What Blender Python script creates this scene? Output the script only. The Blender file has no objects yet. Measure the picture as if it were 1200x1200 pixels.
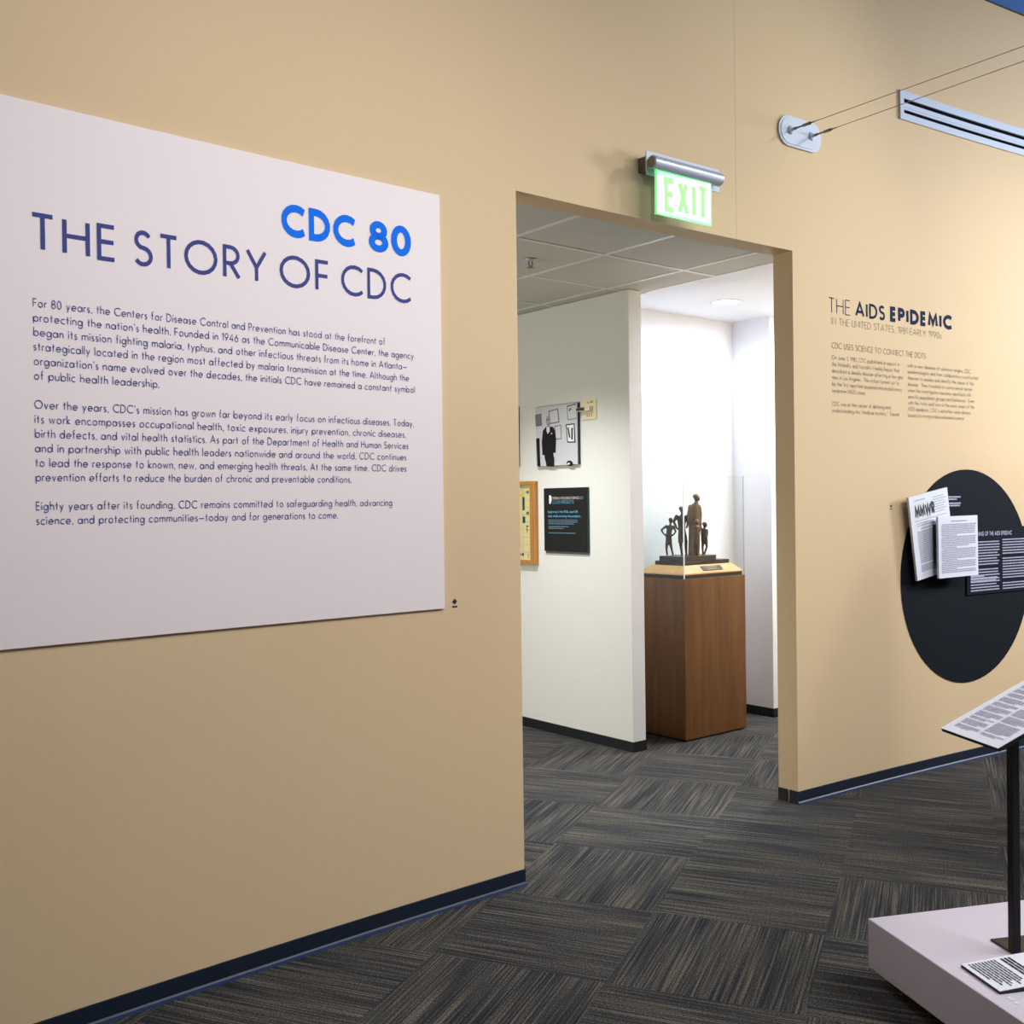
import bpy, bmesh, math, random
from mathutils import Vector, Matrix
from math import sin, cos, pi, radians, hypot, atan2

SC = bpy.context.scene
COL = SC.collection
rnd = random.Random(7)

# ------------------------------------------------------------------ camera
cam_d = bpy.data.cameras.new('camera')
cam = bpy.data.objects.new('camera', cam_d)
COL.objects.link(cam)
fwd = Vector((0.6276895, 0.77843131, -0.00711266)).normalized()
rgt = Vector((0.7783308, -0.62772495, -0.01274963))
rgt = (rgt - fwd * rgt.dot(fwd)).normalized()
up = rgt.cross(fwd)
m = Matrix((rgt, up, -fwd)).transposed().to_4x4()
m.translation = (-2.62487, -3.20562, 1.51453)
cam.matrix_world = m
cam_d.sensor_width = 36
cam_d.sensor_fit = 'HORIZONTAL'
cam_d.lens = 1221.24 / 1200 * 36
cam_d.clip_start = 0.05
SC.camera = cam

# ------------------------------------------------------------------ world, exposure, lights
SC.view_settings.view_transform = 'Standard'
SC.view_settings.look = 'None'
SC.view_settings.gamma = 1
SC.view_settings.exposure = 0.0
w = bpy.data.worlds.new('world')
SC.world = w
w.use_nodes = True
w.node_tree.nodes['Background'].inputs[0].default_value = (0.80, 0.88, 1.0, 1)
w.node_tree.nodes['Background'].inputs[1].default_value = 0.11

def aim(o, target):
    d = Vector(target) - o.location
    o.rotation_euler = d.to_track_quat('-Z', 'Y').to_euler()

def spot(name, loc, target, energy, angle, blend, color=(1, 1, 1), radius=0.06):
    l = bpy.data.lights.new(name, 'SPOT')
    l.energy = energy
    l.spot_size = radians(angle)
    l.spot_blend = blend
    l.color = color
    l.shadow_soft_size = radius
    o = bpy.data.objects.new(name, l)
    COL.objects.link(o)
    o.location = loc
    aim(o, target)
    return o

def area(name, loc, target, energy, sx, sy, color=(1, 1, 1), spread=180):
    l = bpy.data.lights.new(name, 'AREA')
    l.shape = 'RECTANGLE'
    l.size, l.size_y = sx, sy
    l.energy = energy
    l.color = color
    l.spread = radians(spread)
    o = bpy.data.objects.new(name, l)
    COL.objects.link(o)
    o.location = loc
    aim(o, target)
    return o

# front gallery: window side, ceiling luminaires, track spots, added fills; hall and alcove: downlights, added fills
area('gallery_window_light', (8.2, -3.4, 3.35), (0.5, 0, 2.6), 225, 0.9, 1.2, (0.98, 0.995, 1.0))
area('gallery_ceiling_light', (2.6, -4.4, 4.40), (2.6, -4.4, 0), 295, 4.5, 1.2, (1.0, 0.995, 0.99))
area('gallery_ceiling_light', (5.0, -4.2, 4.40), (5.0, -4.2, 0), 60, 2.4, 1.2, (0.97, 0.985, 1.0))
spot('track_and_fill_spot', (3.4, -2.2, 4.30), (-0.2, 0, 2.7), 114, 80, 1.0, (0.98, 1.0, 0.84), 0.10)
spot('track_and_fill_spot', (-1.6, -3.2, 4.30), (-0.9, 0, 2.1), 215, 70, 1.0, (0.98, 0.965, 1.0), 0.15)
spot('track_and_fill_spot', (4.2, -3.0, 4.30), (2.9, 0, 1.0), 150, 80, 1.0, (0.97, 0.98, 0.88), 0.15)
spot('track_and_fill_spot', (-1.2, -0.9, 4.30), (0.45, -1.80, 0.7), 165, 22, 0.8, (0.96, 0.95, 1.0), 0.08)  # added spot, brightens the tilted sheet on the reading stand
spot('track_and_fill_spot', (-0.4, -2.8, 4.30), (-0.8, 0, 1.2), 60, 60, 1.0, (1, 0.98, 1), 0.15)  # extra spot added to lift the lower text panel
area('added_uplight', (6.2, -2.6, 2.6), (4.0, -.2, 4.3), 60, 0.9, 0.5, (0.75, 0.88, 1.0))  # added lamp out of view, cool fill for the upper right wall
spot('niche_downlight', (2.715, 1.18, 2.765), (2.715, 1.18, 0), 22, 176, 0.5, (0.88, 0.95, 1.0), 0.07)
spot('hall_downlight', (0.877, 1.632, 2.79), (1.15, 1.70, 0), 225, 116, 1.0, (0.96, 0.97, 1.0), 0.09)
area('hall_fill_light', (-1.95, 2.4, 1.1), (1.9, 2.4, 0.9), 50, 2.4, 1.4, (1.0, 0.98, 0.86))  # added fill with no window behind it, lifts hall wall and ceiling
area('passage_fill_light', (3.7, 0.62, 2.79), (3.7, 0.62, 0), 76, 0.6, 0.6, (0.86, 0.93, 1.0))  # unseen fill added to brighten the pillar end face

# ------------------------------------------------------------------ materials
def lin(c):
    return tuple((x / 12.92 if x <= 0.04045 else ((x + 0.055) / 1.055) ** 2.4) for x in (v / 255 for v in c)) + (1,)

def mat(name, rgb, rough=0.6, metal=0.0, emit=0.0, ecol=None, noise=0.0, nscale=30, bump=0.0, bscale=200, trans=0.0, ior=1.45, alpha=1.0, spec=0.5, coat=0.0):
    M = bpy.data.materials.new(name)
    M.use_nodes = True
    nt = M.node_tree
    b = nt.nodes['Principled BSDF']
    c = lin(rgb)
    b.inputs['Base Color'].default_value = c
    b.inputs['Roughness'].default_value = rough
    b.inputs['Metallic'].default_value = metal
    b.inputs['Transmission Weight'].default_value = trans
    b.inputs['IOR'].default_value = ior
    b.inputs['Specular IOR Level'].default_value = spec
    b.inputs['Coat Weight'].default_value = coat
    if emit:
        b.inputs['Emission Color'].default_value = lin(ecol or rgb)
        b.inputs['Emission Strength'].default_value = emit
    if noise or bump:
        tc = nt.nodes.new('ShaderNodeTexCoord')
    if noise:
        n = nt.nodes.new('ShaderNodeTexNoise')
        n.inputs['Scale'].default_value = nscale
        n.inputs['Detail'].default_value = 4
        nt.links.new(tc.outputs['Object'], n.inputs['Vector'])
        mx = nt.nodes.new('ShaderNodeMix')
        mx.data_type = 'RGBA'
        mx.inputs[6].default_value = tuple(v * (1 - noise) for v in c[:3]) + (1,)
        mx.inputs[7].default_value = tuple(min(1, v * (1 + noise)) for v in c[:3]) + (1,)
        nt.links.new(n.outputs['Fac'], mx.inputs[0])
        nt.links.new(mx.outputs[2], b.inputs['Base Color'])
    if bump:
        n2 = nt.nodes.new('ShaderNodeTexNoise')
        n2.inputs['Scale'].default_value = bscale
        n2.inputs['Detail'].default_value = 3
        nt.links.new(tc.outputs['Object'], n2.inputs['Vector'])
        bp = nt.nodes.new('ShaderNodeBump')
        bp.inputs['Strength'].default_value = bump
        bp.inputs['Distance'].default_value = 0.002
        nt.links.new(n2.outputs['Fac'], bp.inputs['Height'])
        nt.links.new(bp.outputs['Normal'], b.inputs['Normal'])
    return M

def wood(name, c0, c1, scale=1.0, rough=0.4, axis='Z'):
    M = bpy.data.materials.new(name)
    M.use_nodes = True
    nt = M.node_tree
    b = nt.nodes['Principled BSDF']
    b.inputs['Roughness'].default_value = rough
    tc = nt.nodes.new('ShaderNodeTexCoord')
    mp = nt.nodes.new('ShaderNodeMapping')
    s = {'Z': (14, 14, 0.9), 'X': (0.9, 14, 14), 'Y': (14, 0.9, 14)}[axis]
    mp.inputs['Scale'].default_value = tuple(v * scale for v in s)
    nt.links.new(tc.outputs['Object'], mp.inputs['Vector'])
    n = nt.nodes.new('ShaderNodeTexNoise')
    n.inputs['Scale'].default_value = 1.6
    n.inputs['Detail'].default_value = 6
    n.inputs['Distortion'].default_value = 0.6
    nt.links.new(mp.outputs['Vector'], n.inputs['Vector'])
    r = nt.nodes.new('ShaderNodeValToRGB')
    r.color_ramp.elements[0].position = 0.32
    r.color_ramp.elements[0].color = lin(c0)
    r.color_ramp.elements[1].position = 0.68
    r.color_ramp.elements[1].color = lin(c1)
    nt.links.new(n.outputs['Fac'], r.inputs['Fac'])
    nt.links.new(r.outputs['Color'], b.inputs['Base Color'])
    return M

def carpet_mat():
    M = bpy.data.materials.new('carpet')
    M.use_nodes = True
    nt = M.node_tree
    N, L = nt.nodes, nt.links
    b = N['Principled BSDF']
    b.inputs['Roughness'].default_value = 0.95
    b.inputs['Specular IOR Level'].default_value = 0.15
    uv = N.new('ShaderNodeUVMap')
    uv.uv_map = 'UVMap'
    def nz(sx, sy, detail, rough=0.6):
        mp = N.new('ShaderNodeMapping')
        mp.inputs['Scale'].default_value = (sx, sy, 1)
        L.new(uv.outputs['UV'], mp.inputs['Vector'])
        n = N.new('ShaderNodeTexNoise')
        n.inputs['Scale'].default_value = 1
        n.inputs['Detail'].default_value = detail
        n.inputs['Roughness'].default_value = rough
        L.new(mp.outputs['Vector'], n.inputs['Vector'])
        return n
    n1 = nz(150, 1.6, 3)            # yarn lines along v
    n2 = nz(230, 150, 3)           # loops
    n3 = nz(9, 1.2, 2)             # broad tonal drift
    r = N.new('ShaderNodeValToRGB')
    cr = r.color_ramp
    cr.elements[0].position = 0.30
    cr.elements[0].color = lin((34, 36, 42))
    cr.elements[1].position = 0.72
    cr.elements[1].color = lin((120, 113, 98))
    for p, c in ((0.42, (46, 48, 54)), (0.52, (66, 66, 66)), (0.61, (87, 83, 75))):
        e = cr.elements.new(p)
        e.color = lin(c)
    def math_(op, a, bb):
        k = N.new('ShaderNodeMath')
        k.operation = op
        for i, v in enumerate((a, bb)):
            if hasattr(v, 'links'):
                L.new(v, k.inputs[i])
            else:
                k.inputs[i].default_value = v
        return k.outputs[0]
    f = math_('ADD', math_('ADD', math_('MULTIPLY', math_('SUBTRACT', n1.outputs['Fac'], 0.5), 1.15), 0.5), math_('MULTIPLY', math_('SUBTRACT', n2.outputs['Fac'], 0.5), 0.95))
    f = math_('ADD', f, math_('MULTIPLY', math_('SUBTRACT', n3.outputs['Fac'], 0.5), 0.35))
    L.new(f, r.inputs['Fac'])
    L.new(r.outputs['Color'], b.inputs['Base Color'])
    bp = N.new('ShaderNodeBump')
    bp.inputs['Strength'].default_value = 0.6
    bp.inputs['Distance'].default_value = 0.004
    L.new(f, bp.inputs['Height'])
    L.new(bp.outputs['Normal'], b.inputs['Normal'])
    return M

def acrylic_mat(name, tint=(0.985, 0.995, 0.99), refl=1.0):
    # clear sheet: straight-through transparency plus Fresnel gloss
    M = bpy.data.materials.new(name)
    M.use_nodes = True
    nt = M.node_tree
    N, L = nt.nodes, nt.links
    N.remove(N['Principled BSDF'])
    t = N.new('ShaderNodeBsdfTransparent')
    t.inputs['Color'].default_value = (*tint, 1)
    g = N.new('ShaderNodeBsdfGlossy')
    g.inputs['Roughness'].default_value = 0.02
    fr = N.new('ShaderNodeLayerWeight')
    pw = N.new('ShaderNodeMath')
    pw.operation = 'POWER'
    pw.inputs[1].default_value = 5
    L.new(fr.outputs['Facing'], pw.inputs[0])
    ma = N.new('ShaderNodeMath')
    ma.operation = 'MULTIPLY_ADD'
    ma.inputs[1].default_value = 0.30
    ma.inputs[2].default_value = 0.012
    L.new(pw.outputs[0], ma.inputs[0])
    mx = N.new('ShaderNodeMixShader')
    L.new(ma.outputs[0], mx.inputs[0])
    L.new(t.outputs[0], mx.inputs[1])
    L.new(g.outputs[0], mx.inputs[2])
    L.new(mx.outputs[0], N['Material Output'].inputs['Surface'])
    return M

MT = dict(
    gold=mat('golden_wall_paint', (221, 193, 152), 0.75, bump=0.25, bscale=260, noise=0.02, nscale=2),
    white=mat('white_wall_paint', (232, 232, 226), 0.8, bump=0.2, bscale=260),
    niche=mat('white_paint_cool_light', (240, 243, 252), 0.8, bump=0.2, bscale=260),  # bluish tint stands in for cool light on the alcove walls
    blue=mat('blue_ceiling_paint', (54, 112, 196), 0.8, bump=0.2, bscale=120),
    base=mat('navy_rubber_base', (24, 34, 50), 0.42, noise=0.1, nscale=20),
    base_toe=mat('rubber_base_toe', (40, 56, 92), 0.7, spec=0.1, noise=0.1, nscale=20),
    base_dark=mat('charcoal_rubber_base', (26, 29, 34), 0.45, noise=0.1, nscale=20),
    tile=mat('acoustic_tile', (206, 204, 196), 0.9, noise=0.06, nscale=180, bump=0.6, bscale=320),
    tbar=mat('white_metal_grid', (226, 226, 226), 0.4, noise=0.02),
    panel=mat('white_panel', (243, 230, 228), 0.55, noise=0.01, nscale=4),
    panel_edge=mat('panel_edge', (90, 84, 82), 0.6, noise=0.05),
    indigo=mat('indigo_vinyl', (72, 78, 138), 0.8, spec=0.15, noise=0.02),
    cdcblue=mat('bright_blue_vinyl', (24, 116, 238), 0.8, spec=0.15, noise=0.02),
    navy=mat('navy_vinyl', (24, 38, 72), 0.8, spec=0.15, noise=0.02),
    greyvinyl=mat('grey_vinyl', (104, 98, 88), 0.8, spec=0.15, noise=0.02),
    alu=mat('brushed_aluminium', (186, 192, 210), 0.35, metal=0.35, noise=0.05, nscale=60),
    alu_white=mat('pale_metal_plate', (206, 216, 232), 0.5, metal=0.0, spec=0.3, noise=0.02),
    bronze_box=mat('dark_metal_box', (104, 96, 92), 0.5, metal=0.5, noise=0.05),
    steel=mat('steel', (120, 118, 116), 0.3, metal=0.9, noise=0.05, nscale=80),
    cable=mat('steel_cable', (150, 142, 124), 0.4, metal=0.7, noise=0.2, nscale=400),
    slot=mat('slot_black', (3, 4, 6), 0.9, spec=0.05, noise=0.1),
    exit_green=mat('exit_letter_green', (70, 140, 70), 0.6, spec=0.1, emit=0.80, ecol=(205, 255, 180)),
    exit_edge=mat('exit_glow_edge', (120, 255, 130), 0.3, emit=1.4, ecol=(70, 255, 90)),
    mirror=mat('mirror_film_glow', (150, 174, 188), 0.10, metal=0.6, emit=0.36, ecol=(200, 226, 236), noise=0.35, nscale=9),  # emission stands in for the bright room mirrored in the panel
    teal=mat('teal_sheen', (60, 130, 140), 0.2, noise=0.05),
    black=mat('satin_black', (20, 20, 22), 0.4, noise=0.1),
    black_post=mat('black_powder_coat', (9, 9, 10), 0.5, spec=0.3, noise=0.1),
    bronze_plate=mat('dark_bronze_plate', (46, 38, 30), 0.25, metal=0.6, noise=0.1),
    disc=mat('charcoal_vinyl', (16, 21, 29), 0.8, spec=0.15, noise=0.05, nscale=8),
    textpanel=mat('deep_navy_panel', (20, 20, 34), 0.8, spec=0.15, noise=0.05, nscale=8),
    page=mat('printed_page', (232, 234, 244), 0.5, noise=0.01),
    page_edge=mat('page_board_edge', (206, 208, 222), 0.6, noise=0.02),
    ink=mat('grey_ink', (164, 164, 182), 0.6, noise=0.1, nscale=300),
    inkdark=mat('dark_ink', (32, 33, 44), 0.6, noise=0.05),
    whiteink=mat('white_ink', (176, 176, 202), 0.6, noise=0.03),
    cyanink=mat('cyan_ink', (104, 190, 222), 0.6, noise=0.03),
    paleink=mat('pale_ink', (240, 216, 206), 0.6, noise=0.03),
    greyblue=mat('greyblue_ink', (86, 122, 140), 0.6, noise=0.03),
    sign=mat('black_sign', (26, 27, 28), 0.4, noise=0.05),
    plinth=mat('white_plinth_paint', (208, 201, 212), 0.45, noise=0.015, nscale=3, bump=0.1),
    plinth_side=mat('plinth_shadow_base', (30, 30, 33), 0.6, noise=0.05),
    cherry=wood('cherry_veneer', (98, 64, 34), (121, 83, 47), 1.0, 0.38),
    maple=wood('maple_collar', (200, 156, 98), (220, 178, 120), 0.8, 0.4, 'X'),
    oak=wood('oak_frame', (178, 118, 52), (206, 148, 78), 1.4, 0.45),
    bronze=mat('cast_bronze', (108, 94, 82), 0.36, metal=0.75, noise=0.3, nscale=40, bump=0.3, bscale=90),
    bronze_dark=mat('dark_patina_bronze', (78, 74, 72), 0.36, metal=0.75, noise=0.3, nscale=40, bump=0.3, bscale=90),
    stone=mat('polished_brown_stone', (50, 44, 42), 0.25, noise=0.2, nscale=60),
    gold_ink=mat('gold_ink', (150, 124, 78), 0.4, metal=0.3, noise=0.1),
    acrylic=acrylic_mat('clear_acrylic'),
    acrylic_edge_glint=mat('acrylic_edge_glint', (232, 238, 242), 0.15, emit=0.12, ecol=(230, 240, 245)),  # faint emission paints the light caught by the front case edge
    acrylic_corner=acrylic_mat('acrylic_corner', (0.86, 0.88, 0.90)),
    lamp=mat('lamp_lens', (255, 255, 255), 0.5, emit=9.0),
    photo_grey=mat('photo_pale_grey', (206, 206, 212), 0.3, noise=0.02),
    photo_mid=mat('photo_mid_grey', (120, 120, 132), 0.3, noise=0.25, nscale=60),
    photo_black=mat('photo_black', (26, 26, 30), 0.3, noise=0.05),
    photo_skin=mat('photo_light_grey', (214, 212, 214), 0.3, noise=0.03),
    photo_face=mat('photo_face_grey', (160, 158, 162), 0.3, noise=0.12, nscale=50),
    photo_white=mat('photo_white', (240, 240, 242), 0.3, noise=0.01),
    edge_green=mat('glass_green_edge', (28, 52, 50), 0.3, noise=0.03),
    almond=mat('almond_plastic', (236, 226, 194), 0.4, noise=0.02),
    rust=mat('rust_ink', (190, 140, 96), 0.6, noise=0.05),
    board=mat('cream_board', (232, 216, 160), 0.5, noise=0.03, nscale=20),
    board_line=mat('board_tan', (206, 182, 112), 0.5, noise=0.03),
    b_yellow=mat('board_yellow', (240, 206, 30), 0.5, noise=0.02),
    b_green=mat('board_green', (22, 62, 52), 0.5, noise=0.02),
    b_blue=mat('board_blue', (24, 60, 140), 0.5, noise=0.02),
    b_teal=mat('board_teal', (60, 120, 130), 0.5, noise=0.02),
    b_brown=mat('board_brown', (124, 72, 40), 0.5, noise=0.02),
    carpet=carpet_mat(),
)

# ------------------------------------------------------------------ mesh helpers
R = 31.2368
def W(s, z, off=0.0):
    """A point of the curved gallery wall: s along it, z up, off towards the room."""
    a = s / R
    return Vector(((R - off) * sin(a), -R + (R - off) * cos(a), z))

def wall_frame(s, z, off=0.0, roll=0.0):
    a = s / R
    t = Vector((cos(a), -sin(a), 0))
    n = Vector((-sin(a), -cos(a), 0))
    u = Vector((0, 0, 1))
    r = radians(roll)
    return frame(W(s, z, off), t * cos(r) + u * sin(r), u * cos(r) - t * sin(r), n)

def frame(P, X, Y, Z):
    P, X, Y, Z = Vector(P), Vector(X), Vector(Y), Vector(Z)
    return lambda x, y, z=0.0: P + X * x + Y * y + Z * z

IDENT = frame((0, 0, 0), (1, 0, 0), (0, 1, 0), (0, 0, 1))

class MB:
    def __init__(self):
        self.v, self.f = [], []

    def add(self, vs, fs):
        b = len(self.v)
        self.v += [Vector(p) for p in vs]
        self.f += [tuple(i + b for i in f) for f in fs]
        return self

    def quad(self, a, b, c, d):
        return self.add([a, b, c, d], [(0, 1, 2, 3)])

    def box(self, x0, x1, y0, y1, z0, z1, fn=IDENT, nx=1):
        """Box in the frame fn; nx slices along x let it follow a curve."""
        vs, fs = [], []
        for i in range(nx + 1):
            x = x0 + (x1 - x0) * i / nx
            vs += [fn(x, y0, z0), fn(x, y1, z0), fn(x, y1, z1), fn(x, y0, z1)]
        for i in range(nx):
            k = 4 * i
            for j in range(4):
                fs.append((k + j, k + (j + 1) % 4, k + 4 + (j + 1) % 4, k + 4 + j))
        fs.append((3, 2, 1, 0))
        k = 4 * nx
        fs.append((k, k + 1, k + 2, k + 3))
        return self.add(vs, fs)

    def prism(self, pts, z0, z1, fn=IDENT):
        n = len(pts)
        vs = [fn(x, y, z0) for x, y in pts] + [fn(x, y, z1) for x, y in pts]
        fs = [tuple(range(n))[::-1], tuple(range(n, 2 * n))]
        fs += [(i, (i + 1) % n, n + (i + 1) % n, n + i) for i in range(n)]
        return self.add(vs, fs)

    def flat(self, pts, fn=IDENT, z=0.0):
        return self.add([fn(x, y, z) for x, y in pts], [tuple(range(len(pts)))])

    def tube(self, pts, r, n=10, caps=True):
        pts = [Vector(p) for p in pts]
        rs = r if isinstance(r, (list, tuple)) else [r] * len(pts)
        vs, fs = [], []
        t0 = (pts[1] - pts[0]).normalized()
        u = t0.orthogonal().normalized()
        for i, p in enumerate(pts):
            if i == 0:
                t = pts[1] - p
            elif i == len(pts) - 1:
                t = p - pts[i - 1]
            else:
                t = (pts[i + 1] - p).normalized() + (p - pts[i - 1]).normalized()
            t.normalize()
            u = (u - t * u.dot(t)).normalized()
            v = t.cross(u)
            vs += [p + (u * cos(2 * pi * k / n) + v * sin(2 * pi * k / n)) * rs[i] for k in range(n)]
        for i in range(len(pts) - 1):
            for k in range(n):
                a, b = i * n + k, i * n + (k + 1) % n
                fs.append((a, b, b + n, a + n))
        if caps:
            fs.append(tuple(range(n))[::-1])
            fs.append(tuple(range((len(pts) - 1) * n, len(pts) * n)))
        return self.add(vs, fs)

    def ball(self, c, rx, ry=None, rz=None, fn=None, nu=12, nv=8):
        ry = ry or rx
        rz = rz or rx
        c = Vector(c)
        vs = [c + Vector((0, 0, rz))]
        for j in range(1, nv):
            th = pi * j / nv
            for i in range(nu):
                ph = 2 * pi * i / nu
                vs.append(c + Vector((rx * sin(th) * cos(ph), ry * sin(th) * sin(ph), rz * cos(th))))
        vs.append(c - Vector((0, 0, rz)))
        fs = [(0, 1 + i, 1 + (i + 1) % nu) for i in range(nu)]
        for j in range(nv - 2):
            for i in range(nu):
                a, b = 1 + j * nu + i, 1 + j * nu + (i + 1) % nu
                fs.append((a, a + nu, b + nu, b))
        k = 1 + (nv - 2) * nu
        fs += [(len(vs) - 1, k + (i + 1) % nu, k + i) for i in range(nu)]
        return self.add(vs, fs)

    def lathe(self, prof, fn, n=24):
        """prof: (radius, height) pairs turned about fn's z axis."""
        vs, fs = [], []
        for r, h in prof:
            vs += [fn(r * cos(2 * pi * k / n), r * sin(2 * pi * k / n), h) for k in range(n)]
        for i in range(len(prof) - 1):
            for k in range(n):
                a, b = i * n + k, i * n + (k + 1) % n
                fs.append((a, b, b + n, a + n))
        fs.append(tuple(range(n))[::-1])
        fs.append(tuple(range((len(prof) - 1) * n, len(prof) * n)))
        return self.add(vs, fs)

def wloc(o):
    p = Vector(o.location)
    while o.parent:
        o = o.parent
        p += Vector(o.location)
    return p

def tag(o, label=None, cat=None, group=None, kind=None):
    for k, v in (('label', label), ('category', cat), ('group', group), ('kind', kind)):
        if v:
            o[k] = v
    return o

def obj(name, mb, material, parent=None, label=None, cat=None, group=None, kind=None, bevel=0, smooth=None, fix=True):
    me = bpy.data.meshes.new(name)
    if parent:
        org = wloc(parent)
    else:
        lo = Vector(min(v[i] for v in mb.v) for i in range(3))
        hi = Vector(max(v[i] for v in mb.v) for i in range(3))
        org = Vector(((lo.x + hi.x) / 2, (lo.y + hi.y) / 2, lo.z))
    me.from_pydata([tuple(v - org) for v in mb.v], [], mb.f)
    if fix:
        bm = bmesh.new()
        bm.from_mesh(me)
        bmesh.ops.recalc_face_normals(bm, faces=bm.faces)
        bm.to_mesh(me)
        bm.free()
    if smooth:
        me.shade_smooth()
        me.set_sharp_from_angle(angle=radians(smooth))
    me.materials.append(MT[material] if isinstance(material, str) else material)
    o = bpy.data.objects.new(name, me)
    COL.objects.link(o)
    if parent:
        o.parent = parent
    else:
        o.location = org
    if bevel:
        b = o.modifiers.new('bevel', 'BEVEL')
        b.width = bevel
        b.segments = 2
        b.limit_method = 'ANGLE'
    return tag(o, label, cat, group, kind)

def thing(name, loc, label, cat, group=None):
    o = bpy.data.objects.new(name, None)
    o.empty_display_size = 0.05
    COL.objects.link(o)
    o.location = loc
    return tag(o, label, cat, group)

def struct(name, mb, material, **k):
    return obj(name, mb, material, kind='structure', **k)

# ------------------------------------------------------------------ lettering: a geometric stroke alphabet
def A(cx, cy, rx, ry, a0, a1):
    n = max(3, int(abs(a1 - a0) / 20))
    return [(cx + rx * cos(radians(a0 + (a1 - a0) * i / n)), cy + ry * sin(radians(a0 + (a1 - a0) * i / n))) for i in range(n + 1)]

def Lp(*c):
    return [(c[i], c[i + 1]) for i in range(0, len(c), 2)]

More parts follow.
